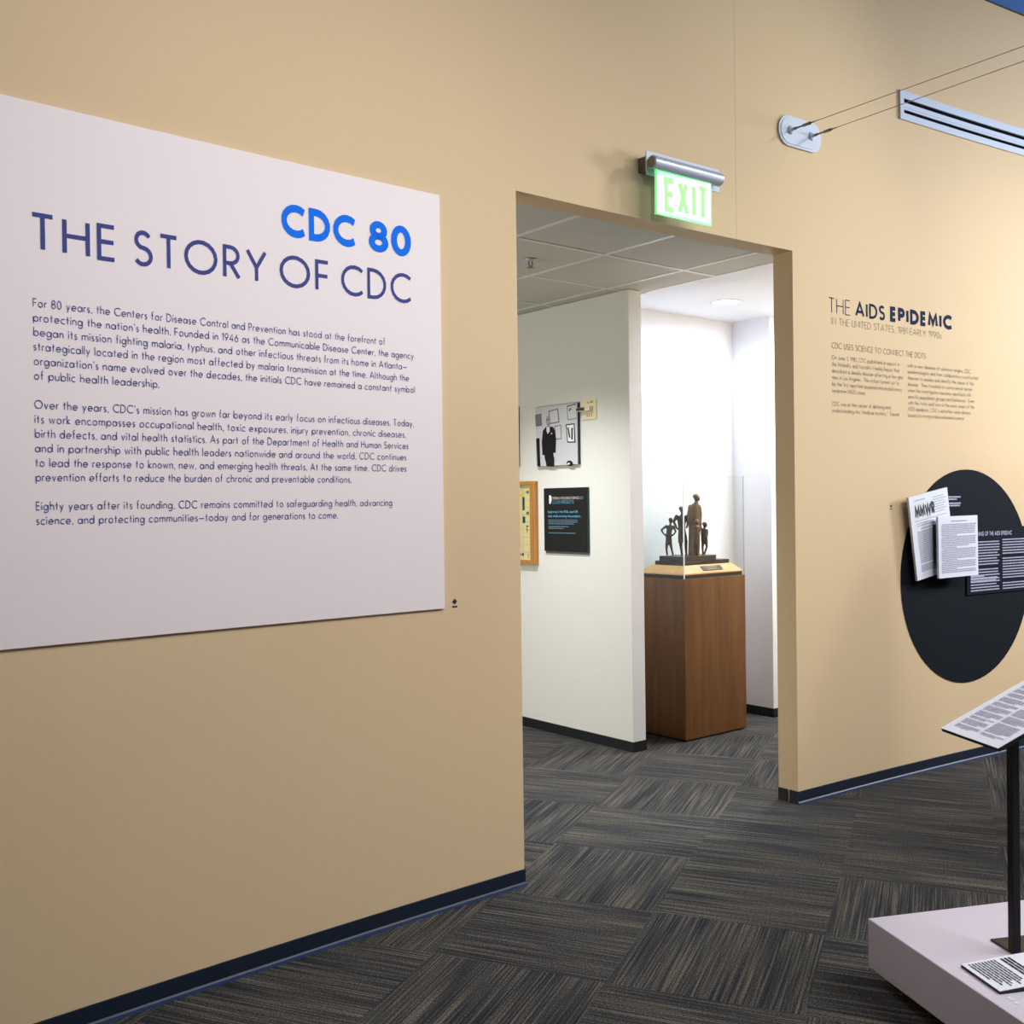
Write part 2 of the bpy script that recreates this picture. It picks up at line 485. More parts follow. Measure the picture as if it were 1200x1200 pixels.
X = 0.60
h = X / 2
bowl = lambda cx: A(cx, h, h - .02, h, 0, 360)
GL = {
    'A': (.80, [Lp(0, 0, .40, 1, .80, 0), Lp(.13, .31, .67, .31)]),
    'B': (.46, [Lp(0, 0, 0, 1, .20, 1) + A(.20, .765, .235, .235, 90, -90)[1:] + Lp(0, .53), Lp(0, .53, .2, .53) + A(.2, .265, .265, .265, 90, -90)[1:] + Lp(0, 0)]),
    'C': (.80, [A(.5, .5, .5, .5, 48, 312)]),
    'D': (.70, [Lp(0, 0, 0, 1, .2, 1) + A(.2, .5, .5, .5, 90, -90)[1:] + Lp(0, 0)]),
    'E': (.42, [Lp(.42, 1, 0, 1, 0, 0, .42, 0), Lp(0, .52, .40, .52)]),
    'F': (.42, [Lp(.42, 1, 0, 1, 0, 0), Lp(0, .50, .40, .50)]),
    'G': (.98, [A(.5, .5, .5, .5, 42, 352) + Lp(.96, .46, .56, .46)]),
    'H': (.62, [Lp(0, 0, 0, 1), Lp(.62, 0, .62, 1), Lp(0, .52, .62, .52)]),
    'I': (0, [Lp(0, 0, 0, 1)]),
    'J': (.24, [Lp(.24, 1, .24, .16) + A(.08, .16, .16, .16, 0, -120)[1:]]),
    'K': (.55, [Lp(0, 0, 0, 1), Lp(.52, 1, .03, .48, .55, 0)]),
    'L': (.36, [Lp(0, 1, 0, 0, .36, 0)]),
    'M': (.86, [Lp(0, 0, .08, 1, .43, .16, .78, 1, .86, 0)]),
    'N': (.66, [Lp(0, 0, 0, 1, .66, 0, .66, 1)]),
    'O': (1.0, [A(.5, .5, .5, .5, 0, 360)]),
    'P': (.46, [Lp(0, 0, 0, 1, .20, 1) + A(.20, .73, .27, .27, 90, -90)[1:] + Lp(0, .46)]),
    'Q': (1.0, [A(.5, .5, .5, .5, 0, 360), Lp(.56, .34, .92, -.04)]),
    'R': (.50, [Lp(0, 0, 0, 1, .20, 1) + A(.20, .73, .27, .27, 90, -90)[1:] + Lp(0, .46), Lp(.20, .46, .50, 0)]),
    'S': (.48, [A(.24, .76, .215, .24, 28, 265) + A(.235, .26, .245, .26, 85, -150)]),
    'T': (.52, [Lp(0, 1, .52, 1), Lp(.26, 1, .26, 0)]),
    'U': (.56, [Lp(0, 1, 0, .28) + A(.28, .28, .28, .28, 180, 360)[1:] + Lp(.56, 1)]),
    'V': (.74, [Lp(0, 1, .37, 0, .74, 1)]),
    'W': (1.12, [Lp(0, 1, .28, 0, .56, .96, .84, 0, 1.12, 1)]),
    'X': (.64, [Lp(0, 0, .60, 1), Lp(.04, 1, .64, 0)]),
    'Y': (.64, [Lp(0, 1, .32, .44, .64, 1), Lp(.32, .44, .32, 0)]),
    'Z': (.58, [Lp(.03, 1, .58, 1, 0, 0, .58, 0)]),
    'a': (X, [bowl(h - .03), Lp(X, X, X, 0)]),
    'b': (X, [bowl(h + .03), Lp(0, 1.05, 0, 0)]),
    'c': (.48, [A(h, h, h, h, 50, 310)]),
    'd': (X, [bowl(h - .03), Lp(X, 1.05, X, 0)]),
    'e': (X, [Lp(0, h, X, h) + A(h, h, h, h, 0, 315)]),
    'f': (.28, [Lp(.11, 0, .11, .90) + A(.26, .90, .15, .16, 180, 80)[1:], Lp(0, X, .27, X)]),
    'g': (X, [bowl(h - .03), Lp(X, X, X, -.06) + A(h, -.06, h, .28, 0, -150)[1:]]),
    'h': (.46, [Lp(0, 1.05, 0, 0), Lp(0, .37) + A(.23, .37, .23, .23, 180, 0)[1:] + Lp(.46, 0)]),
    'i': (0, [Lp(0, 0, 0, X), [(0, .84)]]),
    'j': (0, [Lp(0, X, 0, -.30), [(0, .84)]]),
    'k': (.42, [Lp(0, 1.05, 0, 0), Lp(.38, X, .03, .30, .42, 0)]),
    'l': (0, [Lp(0, 0, 0, 1.05)]),
    'm': (.80, [Lp(0, X, 0, 0), Lp(0, .40) + A(.2, .40, .2, .20, 180, 0)[1:] + Lp(.4, 0), Lp(.4, .40) + A(.6, .40, .2, .20, 180, 0)[1:] + Lp(.8, 0)]),
    'n': (.46, [Lp(0, X, 0, 0), Lp(0, .37) + A(.23, .37, .23, .23, 180, 0)[1:] + Lp(.46, 0)]),
    'o': (X, [bowl(h)]),
    'p': (X, [bowl(h + .03), Lp(0, X, 0, -.32)]),
    'q': (X, [bowl(h - .03), Lp(X, X, X, -.32)]),
    'r': (.22, [Lp(0, X, 0, 0), Lp(0, .36) + A(.2, .38, .2, .21, 180, 70)[1:]]),
    's': (.30, [A(.155, .455, .135, .145, 30, 265) + A(.15, .155, .15, .155, 85, -150)]),
    't': (.28, [Lp(.14, .92, .14, 0), Lp(0, X, .28, X)]),
    'u': (.46, [Lp(0, X, 0, .23) + A(.23, .23, .23, .23, 180, 360)[1:], Lp(.46, X, .46, 0)]),
    'v': (.46, [Lp(0, X, .23, 0, .46, X)]),
    'w': (.72, [Lp(0, X, .18, 0, .36, X - .03, .54, 0, .72, X)]),
    'x': (.42, [Lp(0, 0, .40, X), Lp(.02, X, .42, 0)]),
    'y': (.48, [Lp(0, X, .25, .02), Lp(.48, X, .10, -.32)]),
    'z': (.38, [Lp(0, X, .38, X, 0, 0, .38, 0)]),
    '0': (.54, [A(.27, .5, .27, .5, 0, 360)]),
    '1': (.16, [Lp(0, .86, .16, 1, .16, 0)]),
    '2': (.50, [A(.25, .74, .25, .26, 170, -30) + Lp(0, 0, .50, 0)]),
    '3': (.46, [A(.22, .76, .21, .24, 150, -90) + A(.22, .265, .24, .265, 85, -150)]),
    '4': (.56, [Lp(.42, 0, .42, 1, 0, .26, .56, .26)]),
    '5': (.46, [Lp(.42, 1, .14, 1, .06, .56) + A(.18, .32, .28, .32, 110, -140)]),
    '6': (.54, [A(.27, .30, .27, .30, 0, 360), Lp(.03, .42, .40, 1)]),
    '8': (.50, [A(.25, .76, .21, .24, 0, 360), A(.25, .265, .25, .265, 0, 360)]),
    '9': (.54, [A(.27, .70, .27, .30, 0, 360), Lp(.51, .58, .14, 0)]),
    '.': (0, [[(0, 0)]]),
    ',': (.04, [Lp(.06, .08, 0, -.14)]),
    "'": (.05, [Lp(.06, 1.02, .02, .78)]),
    '"': (.20, [Lp(.05, 1.02, .02, .78), Lp(.2, 1.02, .17, .78)]),
    '-': (.22, [Lp(0, .34, .22, .34)]),
    '_': (.80, [Lp(0, .34, .80, .34)]),          # the long dash
    '(': (.14, [A(.5, .42, .5, .72, 130, 230)]),
    ')': (.14, [A(-.36, .42, .5, .72, 50, -50)]),
    '?': (.42, [A(.2, .76, .2, .24, 160, -70) + Lp(.2, .46, .2, .26), Lp(.2, 0, .2, .07)]),
}

def ribbon(mb, pts, wd, fn):
    closed = hypot(pts[0][0] - pts[-1][0], pts[0][1] - pts[-1][1]) < 1e-6
    if closed:
        pts = pts[:-1]
    q = [pts[0]]
    for p in pts[1:]:
        if hypot(p[0] - q[-1][0], p[1] - q[-1][1]) > 1e-6:
            q.append(p)
    n = len(q)
    vs = []
    for i in range(n):
        ps = []
        if closed or i > 0:
            ps.append((q[i][0] - q[i - 1][0], q[i][1] - q[i - 1][1]))
        if closed or i < n - 1:
            j = (i + 1) % n
            ps.append((q[j][0] - q[i][0], q[j][1] - q[i][1]))
        ns = []
        for dx, dy in ps:
            l = hypot(dx, dy)
            ns.append((-dy / l, dx / l))
        if len(ns) == 2:
            mx, my = ns[0][0] + ns[1][0], ns[0][1] + ns[1][1]
            l2 = mx * mx + my * my
            k = min(2 / max(l2, 1e-6), 2.6)
            mx, my = mx * k / 1, my * k / 1
            off = (mx * wd / 2, my * wd / 2)
        else:
            off = (ns[0][0] * wd / 2, ns[0][1] * wd / 2)
        vs.append(fn(q[i][0] + off[0], q[i][1] + off[1]))
        vs.append(fn(q[i][0] - off[0], q[i][1] - off[1]))
    fs = [(2 * i, 2 * i + 1, 2 * i + 3, 2 * i + 2) for i in range(n - 1)]
    if closed:
        fs.append((2 * n - 2, 2 * n - 1, 1, 0))
    mb.add(vs, fs)

def text_len(t, wt, sp):
    x = 0
    for ch in t:
        x += .30 + sp if ch == ' ' else GL[ch][0] + wt + sp
    return x - sp

def text(mb, t, x, y, cap, fn, wt=0.10, sp=0.17, width=None, sx=1.0):
    """Write t from (x, y) in the frame fn; width fixes the run's total length."""
    if width:
        sx = width / cap / text_len(t, wt, sp)
    px = 0
    for ch in t:
        if ch == ' ':
            px += .30 + sp
            continue
        adv, strokes = GL[ch]
        for st in strokes:
            if len(st) == 1:                      # a dot
                q, (a, b) = wt * .72, st[0]
                c = (px + wt / 2 + a, q + b * (1 - wt))
                mb.flat([(x + (c[0] + q * cos(pi * k / 4) / sx ** .5) * cap * sx, y + (c[1] + q * sin(pi * k / 4)) * cap) for k in range(8)], fn)
                continue
            pts = [(px + wt / 2 + a, wt / 2 + b * (1 - wt)) for a, b in st]
            ribbon(mb, pts, wt, lambda a, b: fn(x + a * cap * sx, y + b * cap))
        px += adv + wt + sp

def dashes(mb, x, y, width, hgt, fn, r, gap=0.45, full=True):
    """One line of print too small to read: word-length bars."""
    px = 0
    while px < width - hgt:
        l = min(hgt * r.uniform(1.6, 6.5), width - px)
        mb.add([fn(x + px, y), fn(x + px + l, y), fn(x + px + l, y + hgt), fn(x + px, y + hgt)], [(0, 1, 2, 3)])
        px += l + hgt * gap

def wall_fn(off):
    return lambda x, y, z=0.0: W(x, y, off + z)

# ------------------------------------------------------------------ floor of carpet tiles
def floor():
    T = 0.61
    th = radians(-61.007)
    ex, ey = Vector((cos(th), sin(th), 0)), Vector((-sin(th), cos(th), 0))
    # tile-grid corner in the world
    O = Vector((0.72, -0.232, 0))
    seen = {(-1, -1): 1, (0, -1): 0, (0, -2): 1, (1, -1): 1, (-1, -2): 0, (1, -2): 0, (0, -3): 0, (-1, -3): 1, (1, -3): 1,
            (-1, 0): 0, (-2, 0): 1, (-2, -1): 0, (0, 0): 0, (1, 0): 0, (-1, 1): 1, (-2, 1): 0, (0, 1): 0, (1, 1): 0,
            (2, 0): 1, (2, 2): 1, (2, 1): 0, (1, 2): 0, (-1, 2): 0, (-2, 2): 1, (0, 2): 1, (-3, 2): 0, (-1, 3): 1,
            (-2, -2): 1, (-2, -3): 0}
    me = bpy.data.meshes.new('floor')
    vs, fs, uvs = [], [], []
    r = random.Random(3)
    for i in range(-15, 15):
        for j in range(-13, 15):
            k = len(vs)
            for a, b in ((0, 0), (1, 0), (1, 1), (0, 1)):
                vs.append(tuple(O + ex * T * (i + a) + ey * T * (j + b)))
            fs.append((k, k + 1, k + 2, k + 3))
            d = seen.get((i, j), r.randint(0, 1))
            ox, oy = r.uniform(0, 50), r.uniform(0, 50)
            for a, b in ((0, 0), (1, 0), (1, 1), (0, 1)):
                uvs.append((ox + a * T, oy + b * T) if d else (ox + b * T, oy + a * T))
    me.from_pydata(vs, [], fs)
    ul = me.uv_layers.new(name='UVMap')
    for n, u in enumerate(uvs):
        ul.data[n].uv = u
    me.materials.append(MT['carpet'])
    o = bpy.data.objects.new('floor', me)
    COL.objects.link(o)
    tag(o, kind='structure')
floor()

# ------------------------------------------------------------------ curved gallery wall with its opening
OW, OH, TH, WH = 1.735, 2.760, 0.122, 4.500
SJ = 1.327
def gallery_wall():
    mb = MB()
    def grid(s0, s1, n, z0, z1):
        ss = [s0 + (s1 - s0) * i / n for i in range(n + 1)]
        for a, b in zip(ss, ss[1:]):
            mb.quad(W(a, z0), W(b, z0), W(b, z1), W(a, z1))
            mb.quad(W(a, z0, -TH), W(b, z0, -TH), W(b, z1, -TH), W(a, z1, -TH))
    grid(-6.0, 0, 40, 0, WH)
    grid(OW, 7.0, 36, 0, WH)
    g = 0.0008
    # header, with the fine joint above the opening
    grid(0, SJ - g, 10, OH, WH)
    grid(SJ + g, OW, 4, OH, WH)
    mb.quad(W(SJ - g, OH), W(SJ - g, WH), W(SJ - g, WH, -.001), W(SJ - g, OH, -.001))
    mb.quad(W(SJ + g, OH), W(SJ + g, WH), W(SJ + g, WH, -.001), W(SJ + g, OH, -.001))
    mb.quad(W(SJ - g, OH, -.001), W(SJ + g, OH, -.001), W(SJ + g, WH, -.001), W(SJ - g, WH, -.001))
    n = 14
    for i in range(n):
        a, b = OW * i / n, OW * (i + 1) / n
        mb.quad(W(a, OH), W(b, OH), W(b, OH, -TH), W(a, OH, -TH))
    for s in (0, OW):
        mb.quad(W(s, 0), W(s, OH), W(s, OH, -TH), W(s, 0, -TH))
    for s in (-6.0, 7.0):
        mb.quad(W(s, 0), W(s, WH), W(s, WH, -TH), W(s, 0, -TH))
    struct('wall_front', mb, 'gold', fix=False)
gallery_wall()

def front_ceiling():
    mb = MB()
    n = 40
    z = 4.441
    for i in range(n):
        a, b = -6 + 13 * i / n, -6 + 13 * (i + 1) / n
        mb.quad(W(a, z, .016), W(b, z, .016), W(b, z, 7.5), W(a, z, 7.5))
        mb.quad(W(a, z, .016), W(b, z, .016), W(b, z + .06, .016), W(a, z + .06, .016))
        mb.quad(W(a, z + .06, -.2), W(b, z + .06, -.2), W(b, z + .06, 7.5), W(a, z + .06, 7.5))
    struct('ceiling', mb, 'blue', fix=False)
    struct('ceiling_gap_shade', MB().box(-6, 7, z + .001, z + .02, .0005, .0155, lambda s_, z_, o_: W(s_, z_, o_), 40), 'black')  # black filler paints in the shade of the ceiling gap
front_ceiling()

def cove_base(name, s0, s1, n, material='base', toe='base_toe'):
    mb = MB()
    hgt, t = 0.063, 0.004
    prof = [(0, 0), (0, hgt - .001), (.001, hgt), (t, hgt - .002), (t, 0.012), (t + .004, .006), (t + .010, .003), (t + .014, 0.0)]
    for i in range(n):
        a, b = s0 + (s1 - s0) * i / n, s0 + (s1 - s0) * (i + 1) / n
        for (o0, z0), (o1, z1) in zip(prof[1:5], prof[2:6]):
            mb.quad(W(a, z0, o0), W(b, z0, o0), W(b, z1, o1), W(a, z1, o1))
    for s in (s0, s1):
        mb.add([W(s, z, o) for o, z in prof], [tuple(range(len(prof)))])
    o = struct(name, mb, material, fix=False)
    m2 = MB()
    for i in range(n):
        a, b = s0 + (s1 - s0) * i / n, s0 + (s1 - s0) * (i + 1) / n
        for (o0, z0), (o1, z1) in zip(prof[5:7], prof[6:8]):
            m2.quad(W(a, z0 + .0005, o0), W(b, z0 + .0005, o0), W(b, z1 + .0005, o1), W(a, z1 + .0005, o1))
    obj('toe', m2, toe, o, fix=False)
cove_base('baseboard_left', -6.0, 0.004, 40)
cove_base('baseboard_right', OW - .004, 7.0, 36)
mb = MB()
mb.box(-.004, 0, 0, .05, 0, .063, wall_fr := frame(W(OW, 0), (1, -.05, 0), (0, 1, 0), (0, 0, 1)))
mb.box(-.004, 0, .062, .118, 0, .063, wall_fr)
struct('baseboard_jamb', mb, 'base_dark')

# added slab out of view at the right, shades the lower text panel
struct('wall_shade_blocker', MB().box(2.98, 3.14, -2.7, -1.16, 0, 2.325), 'gold')

# ------------------------------------------------------------------ hall and alcove behind the opening
HC = 2.809
mb = MB().box(1.90, 1.904, 1.26, 6.0, 0, HC)
struct('wall_hall', mb, 'white')
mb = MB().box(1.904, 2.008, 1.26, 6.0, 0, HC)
struct('wall_alcove_left', mb, 'niche')  # split off so the end face carries bluish light as colour
mb = MB().box(2.008, 3.50, 1.66, 1.78, 0, HC)
struct('wall_alcove_back', mb, 'niche')
mb = MB().box(3.365, 5.5, 1.33, 1.66, 0, HC)
struct('wall_alcove_right', mb, 'niche')
mb = MB().box(5.5, 5.6, -0.5, 1.66, 0, HC)
struct('wall_passage_end', mb, 'white')
mb = MB().box(-2.1, -2.0, 0.05, 6.0, 0, HC)
struct('wall_hall_left', mb, 'white')
mb = MB().box(-2.0, 2.0, 6.0, 6.1, 0, HC)
struct('wall_hall_end', mb, 'white')
mb = MB()
mb.box(1.895, 1.90, 1.256, 6.0, 0, .062)
mb.box(1.90, 2.012, 1.255, 1.26, 0, .062)
mb.box(2.008, 2.012, 1.26, 1.66, 0, .062)
struct('baseboard_hall', mb, 'base_dark')
mb = MB()
mb.box(2.012, 3.36, 1.655, 1.66, 0, .062)
mb.box(3.36, 3.365, 1.33, 1.66, 0, .062)
mb.box(3.36, 5.5, 1.325, 1.33, 0, .062)
struct('baseboard_alcove', mb, 'base_dark')

# lay-in ceiling: tiles between metal bars
xs = [1.182 + .61 * k for k in range(-6, 2)]
ys = [.717 + .61 * k for k in range(-1, 9)]
xe = 2.06
mb = MB()
ex_ = [-2.0] + [x for x in xs if x > -2] + [xe]
ey_ = [.06] + [y for y in ys if y > .06] + [6.0]
for a, b in zip(ex_, ex_[1:]):
    for c, d in zip(ey_, ey_[1:]):
        mb.box(a + .006, b - .006, c + .006, d - .006, HC + .004, HC + .022)
struct('ceiling_hall', mb, 'tile')
mb = MB()
for x in ex_[1:]:
    wd = .010 if x == xe else .012
    mb.box(x - wd, x + wd, .06, 6.0 if x < 1.85 else 1.26, HC, HC + .006)
for y in ey_[1:-1]:
    mb.box(-2.0, xe, y - .012, y + .012, HC - .0008, HC + .0055)
struct('trim_1', mb, 'tbar')
mb = MB().box(2.07, 5.5, -0.45, 1.70, HC, HC + .06)
# trim the slab where it would pass through the curved wall
struct('ceiling_alcove', MB().prism([(2.07, .052)] + [tuple(W(s, 0, -TH)[:2]) for s in (2.3, 2.8, 3.4, 4.0, 4.6, 5.2)] + [(5.5, -.3), (5.5, 1.66), (2.07, 1.66)], HC, HC + .06), 'niche')

# ------------------------------------------------------------------ downlight and sprinkler
o = thing('downlight', (2.715, 1.18, HC), 'round white recessed downlight, lit, in the alcove ceiling', 'ceiling light')
f = frame((2.715, 1.18, HC), (1, 0, 0), (0, 1, 0), (0, 0, 1))
mb = MB()
n = 32
for (r0, h0), (r1, h1) in (((.104, -.0005), (.100, -.006)), ((.100, -.006), (.088, -.004)), ((.088, -.004), (.086, -.001))):
    for k in range(n):
        a, b = 2 * pi * k / n, 2 * pi * (k + 1) / n
        mb.quad(f(r0 * cos(a), r0 * sin(a), h0), f(r0 * cos(b), r0 * sin(b), h0), f(r1 * cos(b), r1 * sin(b), h1), f(r1 * cos(a), r1 * sin(a), h1))
obj('trim_ring', mb, 'tbar', o, smooth=40)
mb = MB().flat([(.086 * cos(2 * pi * k / n), .086 * sin(2 * pi * k / n)) for k in range(n)], f, -.0012)
obj('lens', mb, 'lamp', o, label='glowing white lens', fix=False)

o = thing('sprinkler', (0.93, 1.02, HC), 'small fire sprinkler head in the tile ceiling at the opening edge', 'sprinkler')
f = frame((0.93, 1.02, HC), (1, 0, 0), (0, 1, 0), (0, 0, -1))
obj('escutcheon', MB().lathe([(.036, .001), (.034, .006), (.014, .010)], f, 20), 'alu', o, smooth=40)
obj('frame_arms', MB().tube([f(-.010, 0, .008), f(-.014, 0, .025), f(0, 0, .042)], .003, 8).tube([f(.010, 0, .008), f(.014, 0, .025), f(0, 0, .042)], .003, 8), 'steel', o, smooth=40)
obj('deflector', MB().lathe([(.020, .042), (.020, .044)], f, 16), 'steel', o)

# ------------------------------------------------------------------ the big text panel
PS0, PS1, PZ0, PZ1 = -1.965, -0.380, 1.130, 2.671
PO = 0.012
o = thing('text_panel', W(-1.14, PZ0, 0), 'large square white text panel on the tan wall, headed THE STORY OF CDC', 'wall panel')
f = lambda s, z, n_: W(s, z, n_)
obj('board', MB().box(PS0, PS1, PZ0, PZ1, 0.0005, PO, f, 20), 'panel', o)
fn = wall_fn(PO + .0012)
mb = MB()
text(mb, 'CDC', -1.034, 2.419, .111, fn, .225, sp=.13, width=.290)
text(mb, '80', -.692, 2.419, .111, fn, .225, sp=.10, width=.181)
obj('heading', mb, 'cdcblue', o, label='bold bright blue line CDC 80', fix=False)
mb = MB()
for t_, xa, xb in (('THE', -1.828, -1.584), ('STORY', -1.532, -1.089), ('OF', -1.043, -.853), ('CDC', -.807, -.514)):
    text(mb, t_, xa, 2.250, .109, fn, .118, sp=.19, width=xb - xa)
obj('title', mb, 'indigo', o, label='indigo capitals THE STORY OF CDC', fix=False)
PARAS = [
    [('For 80 years, the Centers for Disease Control and Prevention has stood at the forefront of', -.629),
     ("protecting the nation's health. Founded in 1946 as the Communicable Disease Center, the agency", -.506),
     ('began its mission fighting malaria, typhus, and other infectious threats from its home in Atlanta_', -.536),
     ('strategically located in the region most affected by malaria transmission at the time. Although the', -.528),
     ("organization's name evolved over the decades, the initials CDC have remained a constant symbol", -.503),
     ('of public health leadership.', -1.459)],
    [("Over the years, CDC's mission has grown far beyond its early focus on infectious diseases. Today,", -.509),
     ('its work encompasses occupational health, toxic exposures, injury prevention, chronic diseases,', -.545),
     ('birth defects, and vital health statistics. As part of the Department of Health and Human Services', -.535),
     ('and in partnership with public health leaders nationwide and around the world, CDC continues', -.544),
     ('to lead the response to known, new, and emerging health threats. At the same time, CDC drives', -.545),
     ('prevention efforts to reduce the burden of chronic and preventable conditions.', -.777)],
    [('Eighty years after its founding, CDC remains committed to safeguarding health, advancing', -.608),
     ('science, and protecting communities_today and for generations to come.', -.833)]]
z = 2.0905
for para in PARAS:
    mb = MB()
    for t, e in para:
        text(mb, t, -1.824, z, .0255, fn, .108, width=e + 1.824)
        z -= .0411
    z -= .0411
    obj('paragraph', mb, 'indigo', o, label='indigo text beginning ' + ' '.join(para[0][0].split()[:3]).strip(','), fix=False)

# ------------------------------------------------------------------ small tour marks
def tour_mark(s, z, label, material='inkdark', k=1.0):
    o = thing('tour_mark', W(s, z, 0), label, 'wall mark')
    fn = wall_fn(.0012)
    obj('symbol', MB().flat([(s, z + .012 * k), (s + .012 * k, z + .023 * k), (s, z + .034 * k), (s - .012 * k, z + .023 * k)], fn), material, o, fix=False)
    mb = MB()
    for i in range(3):
        mb.flat([(s - .011 * k + i * .008 * k, z), (s - .005 * k + i * .008 * k, z), (s - .005 * k + i * .008 * k, z + .007 * k), (s - .011 * k + i * .008 * k, z + .007 * k)], fn)
    obj('number', mb, material, o, fix=False)
tour_mark(-.326, 1.128, 'tiny dark diamond mark on the tan wall, right of the big white panel')
tour_mark(2.517, 1.462, 'tiny dark diamond mark on the tan wall, left of the black disc', k=.8)

# ------------------------------------------------------------------ exhibit lettering on the right-hand wall
o = thing('wall_lettering', W(2.03, 1.96, 0), 'dark vinyl exhibit text on the tan wall headed THE AIDS EPIDEMIC', 'lettering')
fn = wall_fn(.0012)
mb = MB()
text(mb, 'THE', 2.013, 2.479, .080, fn, .055, width=.174)
obj('title_light', mb, 'navy', o, label='thin capitals THE', fix=False)
mb = MB()
text(mb, 'AIDS', 2.229, 2.479, .080, fn, .17, width=.252)
obj('title_bold', mb, 'navy', o, label='bold capitals AIDS', fix=False)
mb = MB()
text(mb, 'EPIDEMIC', 2.526, 2.479, .083, fn, .26, width=.563)
obj('title_heavy', mb, 'navy', o, label='heaviest capitals EPIDEMIC', fix=False)
mb = MB()
text(mb, 'IN THE UNITED STATES, 1981-EARLY 1990s', 2.034, 2.421, .037, fn, .06, width=.953)
obj('subtitle', mb, 'greyvinyl', o, fix=False)
mb = MB()
text(mb, 'CDC USES SCIENCE TO CONNECT THE DOTS', 2.034, 2.298, .0315, fn, .085, width=.805)
obj('subheading', mb, 'greyvinyl', o, fix=False)
C1 = [('On June 5, 1981, CDC published a report in', 2.605), ('the Morbidity and Mortality Weekly Report that', 2.602),
      ('described a deadly disease affecting a few gay', 2.633), ('men in Los Angeles.  This notice turned out to', 2.597),
      ('be the first reported acquired immunodeficiency', 2.622), ('syndrome (AIDS) cases.', 2.308), None,
      ('CDC was at the center of defining and', 2.520), ('understanding this "medical mystery."  Faced', 2.594)]
C2 = [('with a new disease of unknown origins, CDC', 3.262), ('epidemiologists and their collaborators constructed', 3.330),
      ('theories to explain and identify the cause of the', 3.288), ('disease.  They traveled on controversial terrain', 3.274),
      ('when the investigation became identified with', 3.260), ('specific population groups and behaviors.  Even', 3.293),
      ('with the twists and turns in the early years of the', 3.293), ("AIDS epidemic, CDC's activities were always", 3.254),
      ('based on strong evidence-based science.', 3.196)]
for x0, lines in ((2.034, C1), (2.675, C2)):
    mb = MB()
    for i, l in enumerate(lines):
        if l:
            text(mb, l[0], x0, 2.241 - i * .0341, .0225, fn, .085, width=l[1] - x0)
    obj('text_column', mb, 'greyvinyl', o, fix=False)

# ------------------------------------------------------------------ exit sign
o = thing('exit_sign', W(.9, 2.76, 0), 'lit green EXIT sign on the wall above the opening', 'exit sign')
fw = lambda s, z, n_: W(s, z, n_)
obj('mounting_box', MB().box(.686, 1.120, 2.957, 3.020, 0.001, .052, fw, 4), 'bronze_box', o, bevel=.002)
obj('back_plate', MB().box(.680, 1.148, 2.936, 3.040, .052, .058, fw, 4), 'alu_white', o, bevel=.001)
mb = MB()
n = 24
r0 = .030
cz, co = 2.980, .090
ringsS = [.676, .680, 1.112, 1.116]
rr = [.026, r0, r0, .026]
vs, fs = [], []
for s, r in zip(ringsS, rr):
    vs += [W(s, cz + r * sin(2 * pi * k / n), co + r * cos(2 * pi * k / n)) for k in range(n)]
for i in range(3):
    for k in range(n):
        a, b = i * n + k, i * n + (k + 1) % n
        fs.append((a, b, b + n, a + n))
fs += [tuple(range(n)), tuple(range(3 * n, 4 * n))]
mb.add(vs, fs)
obj('tube_housing', mb, 'alu', o, smooth=40)
for s in (.6752, 1.1168):
    obj('end_cap', MB().add([W(s, cz + .024 * sin(2 * pi * k / n), co + .024 * cos(2 * pi * k / n)) for k in range(n)], [tuple(range(n))]), 'steel', o, fix=False)
mb = MB().box(.74, 1.06, cz - .001, cz + .001, co + r0 - .001, co + r0 + .0006, fw, 3)
mb.box(.738, .741, cz - .001, cz + .010, co + r0 - .003, co + r0 + .0006, fw)
obj('seam', mb, 'steel', o)
G0, G1, GZ0, GZ1 = .702, 1.050, 2.762, 2.952
obj('glass_panel', MB().box(G0 + .004, G1 - .004, GZ0 + .004, GZ1, co - .004, co + .004, fw, 2), 'mirror', o, label='mirrored clear sign panel')
mb = MB()
mb.box(G0, G0 + .004, GZ0, GZ1, co - .005, co + .005, fw)
mb.box(G1 - .004, G1, GZ0, GZ1, co - .005, co + .005, fw)
mb.box(G0, G1, GZ0, GZ0 + .003, co - .005, co + .005, fw)
mb.box(G0, G1, GZ1 - .004, GZ1, co - .006, co + .006, fw)
obj('glowing_edge', mb, 'exit_edge', o, label='bright green lit edge of the panel')
mb = MB().box(G0 + .012, G1 - .012, GZ0 + .006, GZ0 + .009, co + .0042, co + .005, fw)
obj('bottom_line', mb, 'teal', o)
fn = wall_fn(co + .0052)
mb = MB()
for ch, xa, xb in (('E', .750, .818), ('X', .832, .905), ('I', .926, .950), ('T', .962, 1.030)):
    cap = .150
    adv, strokes = GL[ch]
    wt = .024
    for st in strokes:
        pts = [(xa + wt / 2 + (a / adv if adv else 0) * (xb - xa - wt), 2.779 + wt / 2 + b * (cap - wt)) for a, b in st]
        ribbon(mb, pts, wt, fn)
obj('letters', mb, 'exit_green', o, label='pale green letters EXIT', fix=False)

